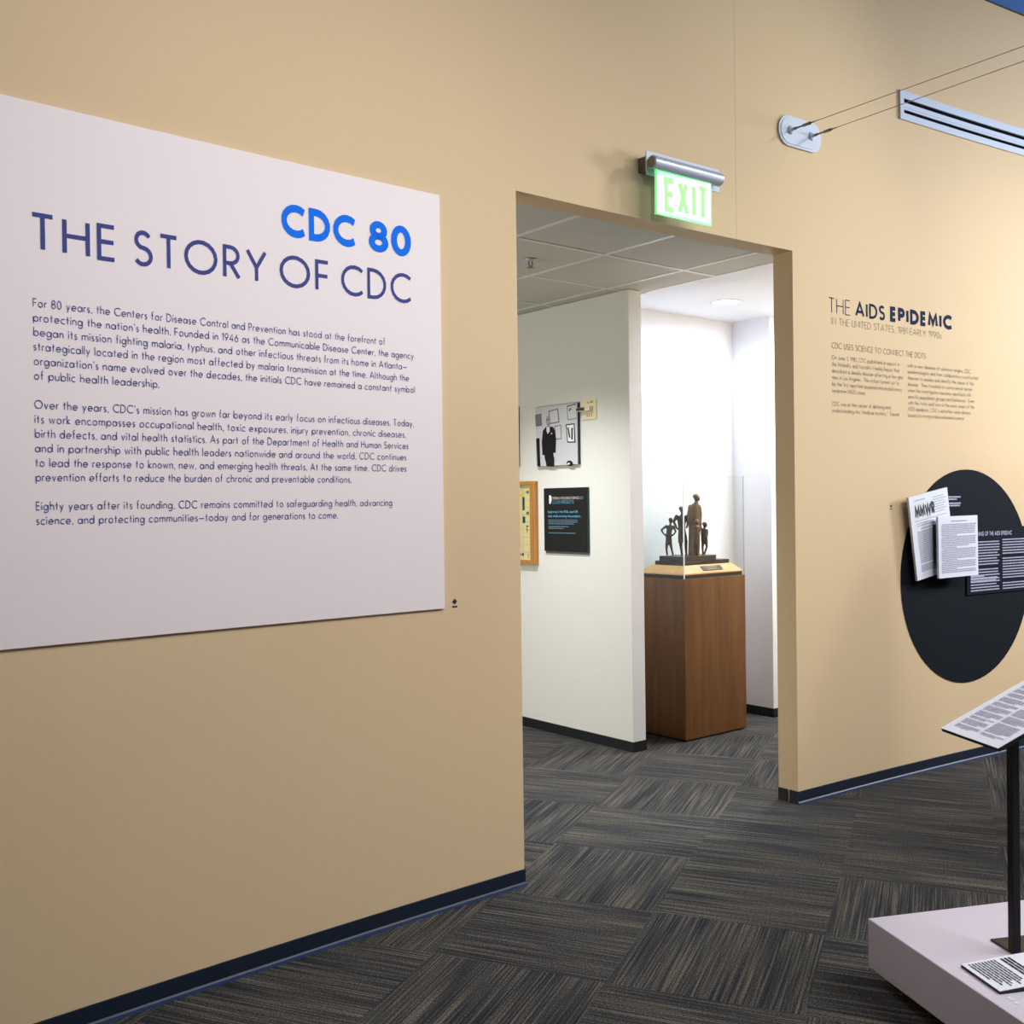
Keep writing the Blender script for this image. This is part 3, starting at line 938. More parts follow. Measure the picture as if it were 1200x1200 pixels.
# ------------------------------------------------------------------ cable anchor and its two cables
o = thing('cable_anchor', W(1.795, 3.27, 0), 'oval pale metal plate on the upper wall anchoring two cables', 'wall anchor')
wf = wall_frame(1.795, 3.348, 0)
def stadium(hw, r, n=14):
    c = hw - r
    return [(c + r * cos(radians(-90 + 180 * i / n)), r * sin(radians(-90 + 180 * i / n))) for i in range(n + 1)] + \
           [(-c + r * cos(radians(90 + 180 * i / n)), r * sin(radians(90 + 180 * i / n))) for i in range(n + 1)]
obj('plate', MB().prism(stadium(.163, .075), 0.001, .010, wf).prism(stadium(.150, .064), .010, .013, wf), 'alu_white', o, bevel=.0015)
CABS = ((1.716, (1.682, -1.219)), (1.876, (1.828, -1.151)))
for s, far in CABS:
    bf = wall_frame(s, 3.351, 0)
    obj('boss', MB().lathe([(.021, .013), (.020, .020), (.014, .024), (.008, .026), (.008, .034)], bf, 20), 'alu_white', o, smooth=40)
for k, (s, far) in enumerate(CABS):
    P = W(s, 3.351, .034)
    Q = Vector((far[0], far[1], 3.352))
    d = (Q - P).normalized()
    E_ = P + d * 6.4
    which = 'upper of the two' if k == 0 else 'lower of the two'
    c = thing('cable', P, 'thin taut steel cable from the oval wall plate, ' + which, 'cable', None)
    obj('wire', MB().tube([P + d * .10, P + d * 3, E_], .0018, 8), 'cable', c, smooth=40)
    f = frame(P, d.orthogonal().normalized(), d.cross(d.orthogonal().normalized()), d)
    obj('eye_fitting', MB().lathe([(.007, 0), (.007, .014), (.0045, .018), (.0045, .05)], f, 12), 'steel', c, smooth=40)
    obj('turnbuckle', MB().lathe([(.004, .05), (.0075, .055), (.0075, .098), (.003, .104), (.003, .125)], f, 12), 'steel', c, smooth=40)

# ------------------------------------------------------------------ slot diffuser
o = thing('slot_vent', W(3.3, 3.592, 0), 'long white slot air vent high on the right wall', 'vent')
S0, S1, Z0, Z1 = 2.620, 4.45, 3.592, 3.750
NS = 12
mb = MB()
mb.box(S0, S1, Z1 - .042, Z1, .001, .012, fw, NS)
mb.box(S0, S1, Z0, Z0 + .036, .001, .012, fw, NS)
mb.box(S0, S0 + .032, Z0 + .036, Z1 - .042, .001, .012, fw, 1)
mb.box(S1 - .032, S1, Z0 + .036, Z1 - .042, .001, .012, fw, 1)
obj('frame', mb, 'alu_white', o, bevel=.001)
mb = MB().box(S0 + .032, S1 - .032, 3.648, 3.686, .001, .009, fw, NS)
mb.box(S0 + .032, S1 - .032, 3.660, 3.666, .009, .012, fw, NS)
obj('divider', mb, 'alu_white', o)
for za, zb in ((3.686, 3.708), (3.628, 3.648)):
    obj('slot', MB().box(S0 + .032, S1 - .032, za, zb, .0005, .003, fw, NS), 'slot', o, label='dark air slot')

# ------------------------------------------------------------------ black disc and what is mounted on it
DS, DZ, DR = 3.208, 1.069, .615
n = 72
vs = [W(DS, DZ, .003)] 
mb = MB()
rings = 8
pts = []
for j in range(1, rings + 1):
    pts.append([W(DS + DR * j / rings * cos(2 * pi * k / n), DZ + DR * j / rings * sin(2 * pi * k / n), .004) for k in range(n)])
vs = [W(DS, DZ, .004)] + [p for r_ in pts for p in r_] + [W(DS + DR * cos(2 * pi * k / n), DZ + DR * sin(2 * pi * k / n), 0.0005) for k in range(n)]
fs = [(0, 1 + k, 1 + (k + 1) % n) for k in range(n)]
for j in range(rings):
    for k in range(n):
        a, b = 1 + j * n + k, 1 + j * n + (k + 1) % n
        fs.append((a, a + n, b + n, b))
mb.add(vs, fs)
obj('wall_disc', mb, 'disc', None, 'big round charcoal disc on the right wall behind the pages', 'wall disc')

# small caption strip
o = thing('caption_strip', W(3.09, 1.452, .0045), 'small dark caption strip at the top of the round disc', 'caption')
obj('strip', MB().box(2.93, 3.156, 1.452, 1.545, .0045, .008, fw, 2), 'textpanel', o)
mb = MB()
r = random.Random(5)
for i, z in enumerate((1.522, 1.509, 1.486, 1.473)):
    dashes(mb, 2.985, z, (.155, .12, .155, .15)[i], .008, wall_fn(.0092), r, .3)
obj('print', mb, 'whiteink', o, fix=False)

# text panel on the disc
o = thing('exhibit_panel', W(3.5, .96, .0045), 'dark panel of white print on the disc, BEGINNING OF THE AIDS EPIDEMIC', 'wall panel')
obj('board', MB().box(3.190, 3.86, .958, 1.345, .0045, .012, fw, 6), 'textpanel', o)
fn = wall_fn(.0135)
mb = MB()
text(mb, 'BEGINNING OF THE AIDS EPIDEMIC', 3.223, 1.296, .026, fn, .20, width=.41)
obj('heading', mb, 'whiteink', o, fix=False)
mb = MB()
def block(x, z, wds, pitch=.0163, hh=.0070):
    for k, wd in enumerate(wds):
        dashes(mb, x, z - k * pitch, wd, hh, fn, r, .25)
block(3.223, 1.258, [.28, .285, .282, .285, .27, .285, .26, .28, .27])
block(3.223, 1.097, [.27, .27, .285, .26, .25])
block(3.223, 1.058, [.13])
block(3.223, 1.042, [.28, .285, .25, .285, .28])
block(3.538, 1.266, [.28, .285, .25, .285, .24, .25])
block(3.538, 1.155, [.28, .26, .25, .28, .28, .285, .27, .22])
block(3.538, 1.008, [.285, .28, .285])
obj('print', mb, 'whiteink', o, fix=False)

# report pages on stand-offs
def page(s, z, off, roll, wd, ht, label, mmwr):
    o = thing('report_page', W(s, z, off), label, 'document')
    f = wall_frame(s, z, off, roll)
    obj('board', MB().box(-wd / 2, wd / 2, -ht / 2, ht / 2, 0, .012, f), 'page_edge', o)
    obj('sheet', MB().box(-wd / 2, wd / 2, -ht / 2, ht / 2, .012, .0132, f), 'page', o)
    if mmwr:
        obj('standoff', MB().box(-.06, .06, -.10, .10, .0045 - off, 0, f), 'black', o, label='black spacer block behind the page')
    else:
        obj('standoff', MB().box(-.172, -.02, -.09, .125, .051 - off, 0, f), 'black', o, label='black spacer block behind the page')
    g = frame(f(0, 0, .0145), f(1, 0, .0145) - f(0, 0, .0145), f(0, 1, .0145) - f(0, 0, .0145), f(0, 0, 1.0145) - f(0, 0, .0145))
    r = random.Random(11 if mmwr else 12)
    ink = MB()
    if mmwr:
        big = MB()
        text(big, 'MMWR', -wd / 2 + .040, ht / 2 - .128, .075, g, .27, sp=.03, width=.180)
        obj('masthead', big, 'inkdark', o, label='black masthead letters MMWR', fix=False)
        dashes(ink, -wd / 2 + .045, ht / 2 - .030, .10, .005, g, r, .3)
        for k in range(7):
            dashes(ink, wd / 2 - .145, ht / 2 - .035 - k * .014, .10 + .02 * (k % 2), .004, g, r, .4)
        dashes(ink, -wd / 2 + .03, ht / 2 - .142, wd - .06, .0035, g, r, .1)
        for k in range(2):
            dashes(ink, -wd / 2 + .045, ht / 2 - .158 - k * .012, .16, .004, g, r, .4)
        dashes(ink, -wd / 2 + .08, ht / 2 - .188, wd - .13, .0055, g, r, .4)
        z = ht / 2 - .205
        k = 0
        while z > -ht / 2 + .035:
            if k not in (18, 26):
                dashes(ink, -wd / 2 + .045, z, wd - .08, .0062, g, r, .35)
            z -= .0098
            k += 1
    else:
        dashes(ink, -.07, ht / 2 - .030, .15, .006, g, r, .4)
        z, k = ht / 2 - .048, 0
        while z > -ht / 2 + .022:
            wd2 = wd - .05
            if k in (6, 13, 20, 25):
                wd2 *= .45
            if k == 12:
                wd2 *= .8
            dashes(ink, -wd / 2 + .025 + (.01 if k in (0, 7, 14, 21) else 0), z, wd2, .0056, g, r, .4)
            z -= .0098
            k += 1
    obj('print', ink, 'ink', o, fix=False)
page(2.815, 1.3245, .036, 9.0, .354, .462, 'tilted white report page with black MMWR masthead, on the disc edge', True)
page(2.992, 1.249, .078, 0.6, .367, .340, 'upright white page of grey print overlapping the tilted report page', False)

# ------------------------------------------------------------------ things on the white hall wall (plane x = 1.9, faces -x)
def hall_frame(y, z, off=0.0):
    return frame((1.9 - off, y, z), (0, -1, 0), (0, 0, 1), (-1, 0, 0))

# photograph of a man in a dark suit
o = thing('photo_panel', (1.9, 1.906, 1.766), 'square black and white photograph of a man in a dark suit', 'photograph')
f = hall_frame(1.906, 1.964)
obj('backing', MB().box(-.207, .207, -.197, .197, .001, .022, f), 'edge_green', o)
obj('print_ground', MB().box(-.207, .204, -.197, .195, .022, .0232, f), 'photo_grey', o)
def flatpart(name, material, polys, z, parent, ff=None, label=None):
    for p in polys:
        obj(name, MB().flat(p, ff or f, z), material, parent, fix=False, label=label)
def rect(x0, x1, y0, y1):
    return [(x0, y0), (x1, y0), (x1, y1), (x0, y1)]
def el(cx, cy, rx, ry, n=20):
    return [(cx + rx * cos(2 * pi * k / n), cy + ry * sin(2 * pi * k / n)) for k in range(n)]
P_ = lambda cx, cy: ((cx - 145) / 655 * .414 - .207, .197 - (cy - (225 - 55 * (cx - 145) / 655)) / 920 * .394)
def pp(*c):
    return [P_(c[i], c[i + 1]) for i in range(0, len(c), 2)]
flatpart('printed_picture', 'photo_mid', [pp(140, 340, 240, 320, 250, 510, 145, 525), pp(355, 285, 505, 250, 525, 465, 370, 490),
         pp(640, 215, 775, 185, 790, 415, 650, 435), pp(445, 515, 550, 500, 555, 720, 460, 725)], .0240, o, label='grey picture frames in the photograph')
flatpart('printed_mat', 'photo_grey', [pp(372, 300, 492, 268, 508, 450, 385, 470), pp(652, 235, 775, 205, 785, 405, 660, 420),
         pp(458, 530, 540, 516, 545, 704, 470, 710)], .0243, o)
flatpart('printed_frame', 'photo_black', [pp(620, 495, 755, 480, 765, 770, 640, 770), pp(150, 710, 205, 700, 215, 1145, 165, 1145)], .0240, o, label='black frame and cabinet in the photograph')
flatpart('printed_page', 'photo_white', [pp(636, 512, 742, 498, 748, 752, 652, 752)], .0243, o)
flatpart('printed_shapes', 'photo_black', [pp(645, 545, 665, 535, 690, 690, 670, 705), pp(705, 555, 728, 545, 725, 725, 702, 725), pp(668, 285, 700, 250, 712, 262, 680, 300)], .0246, o)
flatpart('printed_coat', 'photo_black', [pp(310, 530, 345, 515, 430, 535, 455, 590, 470, 720, 460, 930, 440, 1000, 435, 1140, 315, 1140, 285, 1000, 250, 965, 242, 760, 262, 590)], .0246, o, label='dark suit of the man in the photograph')
flatpart('printed_shirt', 'photo_skin', [pp(318, 530, 372, 525, 372, 600, 338, 640, 320, 590), pp(388, 628, 412, 622, 412, 640, 388, 642),
         pp(425, 930, 462, 925, 465, 975, 435, 1005), pp(255, 965, 285, 965, 285, 1005, 262, 990)], .0249, o)
flatpart('printed_head', 'photo_face', [pp(312, 420, 325, 375, 355, 365, 382, 395, 385, 450, 372, 495, 348, 515, 325, 495, 312, 455)], .0249, o)
flatpart('printed_glasses', 'photo_mid', [pp(315, 420, 345, 410, 346, 430, 318, 440), pp(350, 410, 384, 402, 384, 424, 352, 430), pp(335, 490, 368, 482, 372, 505, 345, 512)], .0252, o)
flatpart('printed_bowl', 'photo_black', [pp(625, 1070, 650, 1045, 690, 1040, 720, 1065, 725, 1110, 690, 1125, 640, 1118)], .0246, o)
flatpart('printed_highlight', 'photo_white', [pp(640, 1080, 672, 1070, 678, 1095, 645, 1105)], .0249, o)

# light switch plate beside the photograph
o = thing('wall_plate', (1.9, 1.61, 2.045), 'almond wall plate with a small lever, beside the man photograph', 'wall plate')
f = hall_frame(1.6105, 2.109)
obj('plate', MB().box(-.066, .066, -.064, .064, .001, .007, f), 'almond', o, bevel=.002)
obj('lever', MB().box(-.085, .035, -.010, .014, .007, .040, f), 'almond', o, bevel=.003)
obj('bezel', MB().box(-.080, -.005, -.006, .012, .040, .0445, f), 'steel', o, bevel=.002, label='grey metal end of the lever')
mb = MB()
for x, z in ((-.012, .038), (.012, .040), (.026, .040), (-.020, -.044), (-.002, -.044), (.018, -.044)):
    mb.flat(rect(x, x + .011, z, z + .012), f, .0075)
obj('markings', mb, 'rust', o, fix=False)

# black class projects sign
o = thing('sign_panel', (1.9, 1.834, 1.205), 'black wall sign with pale blue print headed CLASS PROJECTS', 'sign')
f = hall_frame(1.834, 1.412)
obj('backing', MB().box(-.211, .211, -.207, .207, .001, .018, f), 'edge_green', o)
obj('face', MB().box(-.208, .204, -.205, .207, .018, .0195, f), 'sign', o)
g = lambda x, y, z=0.0: f(x, y, .0207 + z)
mb = MB().flat(rect(-.155, -.138, .105, .160), g)
mb.flat([(-.138, .160), (-.130, .150), (-.130, .125), (-.138, .115)], g)
obj('emblem', mb, 'photo_white', o, label='small white emblem', fix=False)
mb = MB()
text(mb, 'EPIDEMIC INTELLIGENCE SERVICE', -.120, .132, .017, g, .13, width=.255)
obj('heading', mb, 'paleink', o, fix=False)
mb = MB()
text(mb, '(EIS)', .142, .132, .017, g, .10, width=.032)
text(mb, 'CLASS PROJECTS', -.120, .104, .021, g, .10, width=.205)
text(mb, 'Beginning in the 1950s, each EIS', -.168, .044, .0165, g, .17, width=.290)
text(mb, 'class made amusing class projects.', -.168, .016, .0165, g, .17, width=.318)
obj('print', mb, 'cyanink', o, fix=False)
mb = MB()
r = random.Random(21)
for z, wd in ((-.006, .29), (-.018, .285), (-.030, .25), (-.048, .20), (-.060, .15), (-.090, .27)):
    dashes(mb, -.166, z, wd, .0062, g, r, .35)
obj('small_print', mb, 'greyblue', o, fix=False)
obj('lip', MB().box(-.211, .211, -.222, -.207, .001, .006, f), 'photo_mid', o)

# framed game board in a clear case
o = thing('game_board', (1.9, 2.40, 1.10), 'oak framed cream game board cut off by the opening edge', 'game board')
f = hall_frame(2.41, 1.39)
BW, BH = .285, .280
mb = MB()
mb.box(-BW, BW, BH - .025, BH, .001, .030, f)
mb.box(-BW, BW, -BH, -BH + .028, .001, .030, f)
mb.box(-BW, -BW + .028, -BH + .028, BH - .025, .001, .030, f)
mb.box(BW - .055, BW, -BH + .028, BH - .025, .001, .030, f)
obj('frame', mb, 'oak', o, bevel=.002)
obj('board', MB().box(-BW + .028, BW - .055, -BH + .028, BH - .025, .001, .010, f), 'board', o)
mb = MB()
xr = BW - .055
for k in range(1, 10):
    z = -BH + .028 + k * .0507
    mb.flat(rect(xr - .095, xr, z, z + .003), f, .0107)
mb.flat(rect(xr - .097, xr - .094, -BH + .028, BH - .025), f, .0107)
mb.flat(rect(-BW + .03, xr - .095, -BH + .085, -BH + .088), f, .0107)
obj('squares', mb, 'board_line', o, fix=False)
for nm, mt_, rs in (('yellow_marks', 'b_yellow', [(xr - .125, xr - .105, .180, .195), (xr - .098, xr - .078, .180, .195)]),
                    ('green_marks', 'b_green', [(xr - .098, xr - .075, .085, .175), (xr - .098, xr - .070, -.002, .042)]),
                    ('blue_marks', 'b_blue', [(xr - .145, xr - .120, -.225, -.208), (xr - .110, xr - .088, -.225, -.208), (xr - .21, xr - .19, -.225, -.208)]),
                    ('teal_marks', 'b_teal', [(xr - .055, xr - .030, .198, .216), (xr - .058, xr - .030, .056, .076), (xr - .062, xr - .036, -.030, -.018), (xr - .16, xr - .14, -.248, -.232)]),
                    ('brown_marks', 'b_brown', [(xr - .045, xr - .040, -.245, -.210)])):
    mb = MB()
    for q in rs:
        mb.flat(rect(*q), f, .0110)
    obj(nm, mb, mt_, o, fix=False)
mb = MB()
text(mb, '?', xr - .065, -.080, .042, lambda x, y, z=0.0: f(x, y, .0110), .18, sx=.9)
obj('question_mark', mb, 'b_brown', o, fix=False)
# clear tray under and in front of the board
mb = MB()
mb.box(-BW - .006, BW + .006, -BH - .006, BH + .006, .040, .044, f)
mb.box(-BW - .006, BW + .006, -BH - .010, -BH - .006, .001, .044, f)
obj('acrylic_cover', mb, 'acrylic', o, label='clear cover over the game board')
mb = MB().box(xr - .116, xr - .110, -BH - .006, BH + .006, .0442, .0447, f)
obj('cover_joint', mb, 'photo_grey', o)

# dark framed picture just showing at the opening edge
o = thing('picture_frame', (1.9, 2.55, 1.76), 'dark edged picture showing as a sliver at the opening edge', 'picture')
f = hall_frame(2.58, 1.977)
obj('frame', MB().box(-.27, .27, .185, .205, .001, .025, f).box(-.27, .27, -.205, -.185, .001, .025, f).box(-.27, -.25, -.185, .185, .001, .025, f).box(.25, .27, -.185, .185, .001, .025, f), 'black', o, bevel=.002)
obj('print', MB().box(-.25, .25, -.185, .185, .001, .012, f), 'photo_mid', o)

# ------------------------------------------------------------------ wooden pedestal with clear case
o = thing('display_pedestal', (2.635, 1.425, 0), 'tall reddish brown wooden pedestal with maple collar and clear case', 'pedestal')
PX0, PX1, PY0, PY1 = 2.335, 2.935, 1.225, 1.630
obj('recessed_base', MB().box(PX0 + .012, PX1 - .012, PY0 + .012, PY1 - .012, 0, .030), 'black', o)
obj('body', MB().box(PX0, PX1, PY0, PY1, .012, 1.029), 'cherry', o, bevel=.002)
obj('reveal', MB().box(PX0 + .014, PX1 - .014, PY0 + .014, PY1 - .014, 1.029, 1.052), 'base', o, label='dark band under the collar')
mb = MB()
a, b, c = .010, .014, .062
lv = [(a, 1.052), (a, 1.060), (c, 1.108)]
vs = []
for d, z in lv:
    vs += [(PX0 + d, PY0 + d, z), (PX1 - d, PY0 + d, z), (PX1 - d, PY1 - d, z), (PX0 + d, PY1 - d, z)]
fs = [(0, 1, 2, 3), (8, 9, 10, 11)]
for i in range(2):
    for k in range(4):
        fs.append((4 * i + k, 4 * i + (k + 1) % 4, 4 * i + 4 + (k + 1) % 4, 4 * i + 4 + k))
mb.add(vs, fs)
obj('collar', mb, 'maple', o, label='pale bevelled maple collar')
# plaque on the collar's front bevel
bx = Vector((1, 0, 0))
by = Vector((0, .052, .048)).normalized()
pf = frame((2.640, PY0 + .010, 1.060), bx, by, bx.cross(by))
obj('plaque', MB().box(-.098, .098, .016, .056, .0005, .004, pf), 'black', o, bevel=.001)
mb = MB()
r = random.Random(31)
for k, wd in enumerate((.11, .09, .10)):
    dashes(mb, -wd / 2, .046 - k * .012, wd, .005, lambda x, y, z=0.0: pf(x, y, .0046), r, .3)
obj('plaque_print', mb, 'gold_ink', o, fix=False)
# case: five thin sheets
CX0, CX1, CY0, CY1, CZ0, CZ1 = PX0 + .002, PX1 - .002, PY0 + .002, PY1 - .002, 1.030, 1.680
t = .005
cs = MB()
cs.box(CX0, CX1, CY0, CY0 + t, CZ0, CZ1)
cs.box(CX0, CX1, CY1 - t, CY1, CZ0, CZ1)
cs.box(CX0, CX0 + t, CY0 + t, CY1 - t, CZ0, CZ1)
cs.box(CX1 - t, CX1, CY0 + t, CY1 - t, CZ0, CZ1)
cs.box(CX0, CX1, CY0, CY1, CZ1, CZ1 + t)
case = obj('acrylic_case', cs, 'acrylic', o, label='clear acrylic case')
for x, y in ((CX0, CY0), (CX1 - t, CY0), (CX0, CY1 - t), (CX1 - t, CY1 - t)):
    k = .0005
    front = (x, y) == (CX0, CY0)
    obj('case_edge', MB().box(x - k, x + t + k, y - k, y + t + k, CZ0, CZ1 + t), 'acrylic_edge_glint' if front else 'acrylic_corner', case, label='cut edge of the case with a painted glint' if front else None)

# ------------------------------------------------------------------ bronze sculpture in the case
SU = Vector((.778, -.628, 0)).normalized()      # to the right of the group
SD = Vector((.628, .778, 0)).normalized()       # into the depth of it
SCN = Vector((2.64, 1.425, 0))
KX = .000519
def S(cx, cy, d=0.0):
    """A point of the group, on a drawing grid 0.519 mm fine; d is depth in metres."""
    p = SCN + SU * ((cx - 615) * KX) + SD * d
    return Vector((p.x, p.y, 1.6205 - cy * KX))

o = thing('bronze_sculpture', (2.64, 1.425, 1.108), 'dark bronze group of one man and four children on a stepped base', 'sculpture')
sb = frame((2.640, 1.425, 1.108), (1, 0, 0), (0, 1, 0), (0, 0, 1))
obj('lower_base', MB().box(-.225, .225, -.125, .125, 0, .026, sb), 'stone', o, bevel=.002)
obj('upper_base', MB().prism([(-.205, -.110), (.110, -.110), (.165, -.065), (.165, .105), (-.205, .105)], .026, .056, sb), 'bronze_dark', o, bevel=.002)

def limb(mb, pts, rs, d=None):
    P = [S(*p) for p in pts]
    R_ = [q * KX for q in rs]
    # refine so the tube bends smoothly
    PP, RR = [], []
    for i in range(len(P) - 1):
        for k in range(3):
            u = k / 3
            PP.append(P[i].lerp(P[i + 1], u))
            RR.append(R_[i] * (1 - u) + R_[i + 1] * u)
    PP.append(P[-1])
    RR.append(R_[-1])
    mb.tube(PP, RR, 12)
    for p, q in zip(P, R_):
        mb.ball(p, q * .99, nu=12, nv=8)

def lump(mb, cx, cy, d, rx, rz, rd=None):
    """Ellipsoid: rx across the view, rz tall, rd deep, in grid units."""
    n0 = len(mb.v)
    rd = rd or rx
    mb.ball((0, 0, 0), rx * KX, rd * KX, rz * KX, nu=16, nv=10)
    c = S(cx, cy, d)
    for i in range(n0, len(mb.v)):
        v = mb.v[i]
        mb.v[i] = c + SU * v.x + SD * v.y + Vector((0, 0, v.z))

def loft(mb, secs, n=16):
    """secs: (cx, cy, depth, half width, half depth) ellipses stacked up."""
    vs, fs = [], []
    for cx, cy, d, hw, hd in secs:
        c = S(cx, cy, d)
        vs += [c + SU * (hw * KX * cos(2 * pi * k / n)) + SD * (hd * KX * sin(2 * pi * k / n)) for k in range(n)]
    for i in range(len(secs) - 1):
        for k in range(n):
            a, b = i * n + k, i * n + (k + 1) % n
            fs.append((a, b, b + n, a + n))
    fs += [tuple(range(n)), tuple(range((len(secs) - 1) * n, len(secs) * n))]
    mb.add(vs, fs)

def figure(mb, material, label, vox=.0034):
    f_ = obj('figure', mb, material, o, label=label)
    rm = f_.modifiers.new('remesh', 'REMESH')
    rm.mode = 'VOXEL'
    rm.voxel_size = vox
    rm.use_smooth_shade = True
    sm = f_.modifiers.new('smooth', 'SMOOTH')
    sm.factor = .5
    sm.iterations = 3
    return f_

GZ = 990   # grid height of the standing surface
# the man in a long coat
mb = MB()
loft(mb, [(635, 890, 0, 72, 60), (640, 760, 0, 74, 58), (645, 620, 0, 74, 56), (648, 480, 0, 76, 54), (648, 380, 0, 76, 52), (652, 290, 0, 72, 48), (660, 240, 0, 52, 40), (672, 205, 0, 26, 26)])
limb(mb, [(672, 215, 0), (678, 175, 0)], [26, 22])
lump(mb, 678, 145, 0, 40, 50, 36)
lump(mb, 704, 163, 0, 20, 26, 20)      # beard
lump(mb, 716, 142, 0, 8, 9, 8)         # nose
lump(mb, 668, 128, 0, 40, 34, 36)      # hair
limb(mb, [(598, 262, 0), (580, 360, .0), (590, 470, -.01), (600, 530, -.02)], [30, 28, 22, 16])
limb(mb, [(708, 262, 0), (722, 350, .0), (720, 440, .0), (725, 500, -.005)], [28, 26, 22, 16])
limb(mb, [(600, 880, -.02), (590, 893, -.045)], [26, 18])
limb(mb, [(680, 880, 0), (690, 893, -.03)], [26, 18])
figure(mb, 'bronze', 'tall bearded man in a long coat, looking up to the right')
# youth with a bare torso
mb = MB()
lump(mb, 494, 300, .015, 30, 40, 30)
lump(mb, 482, 280, .015, 30, 26, 30)
limb(mb, [(494, 350, .015), (490, 370, .015)], [17, 20])
loft(mb, [(490, 375, .015, 72, 30), (490, 420, .015, 60, 32), (488, 500, .015, 48, 28), (492, 570, .015, 48, 30), (498, 640, .015, 58, 34), (502, 712, .015, 62, 36)])
limb(mb, [(425, 382, .015), (388, 450, .01), (415, 520, .0), (430, 545, -.005)], [24, 18, 15, 12])
limb(mb, [(556, 385, .015), (572, 460, .01), (545, 525, -.01)], [24, 18, 13])
limb(mb, [(470, 700, .015), (478, 780, .015), (488, 880, .015)], [28, 18, 13])
limb(mb, [(535, 700, .015), (540, 780, .015), (545, 880, .015)], [28, 18, 13])
limb(mb, [(488, 884, .015), (478, 893, -.012)], [13, 11])
limb(mb, [(545, 884, .015), (550, 893, -.012)], [13, 11])
figure(mb, 'bronze_dark', 'youth in shorts standing second from the left')
# boy with hands on his hips
mb = MB()
lump(mb, 345, 436, -.01, 27, 34, 27)
lump(mb, 340, 420, -.01, 27, 24, 27)
limb(mb, [(340, 470, -.01), (335, 490, -.01)], [14, 16])
loft(mb, [(332, 495, -.01, 52, 22), (328, 540, -.01, 42, 24), (315, 600, -.01, 36, 22), (312, 640, -.01, 38, 24), (315, 690, -.01, 42, 26), (312, 735, -.01, 44, 26)])
limb(mb, [(284, 505, -.01), (222, 552, -.01), (245, 595, -.01), (282, 632, -.015)], [17, 14, 12, 11])
limb(mb, [(376, 510, -.01), (405, 575, -.01), (375, 610, -.02), (340, 634, -.02)], [17, 13, 12, 11])
limb(mb, [(290, 725, -.01), (284, 800, -.01), (294, 885, -.01)], [22, 15, 11])
limb(mb, [(335, 725, -.01), (350, 800, -.01), (368, 885, -.01)], [22, 15, 11])
limb(mb, [(294, 890, -.01), (300, 897, -.035)], [11, 9])
limb(mb, [(368, 890, -.01), (384, 897, -.03)], [11, 9])
figure(mb, 'bronze_dark', 'boy at the left with his hands on his hips')
# small child before the man
mb = MB()
lump(mb, 655, 452, -.055, 32, 38, 32)
limb(mb, [(652, 490, -.055), (650, 505, -.055)], [15, 18])
loft(mb, [(650, 508, -.055, 46, 26), (648, 580, -.055, 44, 30), (645, 680, -.055, 50, 32), (642, 760, -.05, 54, 34)])
limb(mb, [(690, 520, -.055), (705, 580, -.06), (675, 622, -.085)], [17, 14, 12])
limb(mb, [(612, 520, -.055), (595, 600, -.055), (600, 650, -.055)], [17, 14, 12])
limb(mb, [(622, 750, -.05), (620, 830, -.05), (622, 892, -.05)], [22, 15, 11])
limb(mb, [(662, 750, -.05), (664, 830, -.05), (666, 892, -.05)], [22, 15, 11])
limb(mb, [(622, 892, -.05), (618, 897, -.072)], [11, 9])
limb(mb, [(666, 892, -.05), (670, 897, -.072)], [11, 9])
figure(mb, 'bronze', 'small child standing in front of the man')
# boy at the right
mb = MB()
lump(mb, 782, 496, 0, 30, 36, 30)
lump(mb, 775, 480, 0, 30, 26, 30)
limb(mb, [(776, 530, 0), (772, 545, 0)], [14, 18])
loft(mb, [(772, 548, 0, 44, 24), (770, 600, 0, 42, 28), (772, 660, 0, 44, 28), (775, 715, 0, 44, 28)])
limb(mb, [(740, 555, 0), (728, 520, -.01), (718, 500, -.01)], [16, 13, 11])
limb(mb, [(806, 560, 0), (812, 620, 0), (790, 665, -.02)], [16, 13, 11])
limb(mb, [(754, 705, 0), (748, 790, 0), (752, 880, 0)], [22, 15, 11])
limb(mb, [(796, 705, 0), (802, 775, 0), (772, 875, .01)], [22, 15, 11])
limb(mb, [(752, 884, 0), (738, 892, -.02)], [11, 9])
limb(mb, [(772, 880, .01), (786, 892, -.012)], [11, 9])
figure(mb, 'bronze_dark', 'boy at the right holding the man by the hand')
mb = MB()
for cx, cy, q in ((400, 884, 17), (425, 888, 14), (445, 890, 12)):
    lump(mb, cx, cy, -.02, q, q * .8)
obj('rocks', mb, 'bronze_dark', o, smooth=60)

# ------------------------------------------------------------------ low plinth at the right, with stand and card
PE = Vector((.905, -.425, 0)).normalized()      # along its far edge
PD = Vector((-.425, -.905, 0)).normalized()     # along its left edge, towards the viewer
PC = Vector((.284, -1.354, 0))
pf = frame(PC, PE, PD, (0, 0, 1))
o = thing('plinth', (PC + PE * .7 + PD * .6).to_tuple(), 'low white display plinth standing on the carpet at the right', 'plinth')
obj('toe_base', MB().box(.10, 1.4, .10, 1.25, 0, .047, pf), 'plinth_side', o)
obj('body', MB().box(0, 1.5, 0, 1.35, .047, .200, pf), 'plinth', o, bevel=.003)
mb = MB()
mb.flat([(-.0006, .0), (-.0006, .050), (-.0006, .051), (-.0006, .001)], lambda x, y, z=0.0: pf(x, y, .136 if y in (.0, .050) else .1348))
obj('scratch', mb, 'ink', o, fix=False)

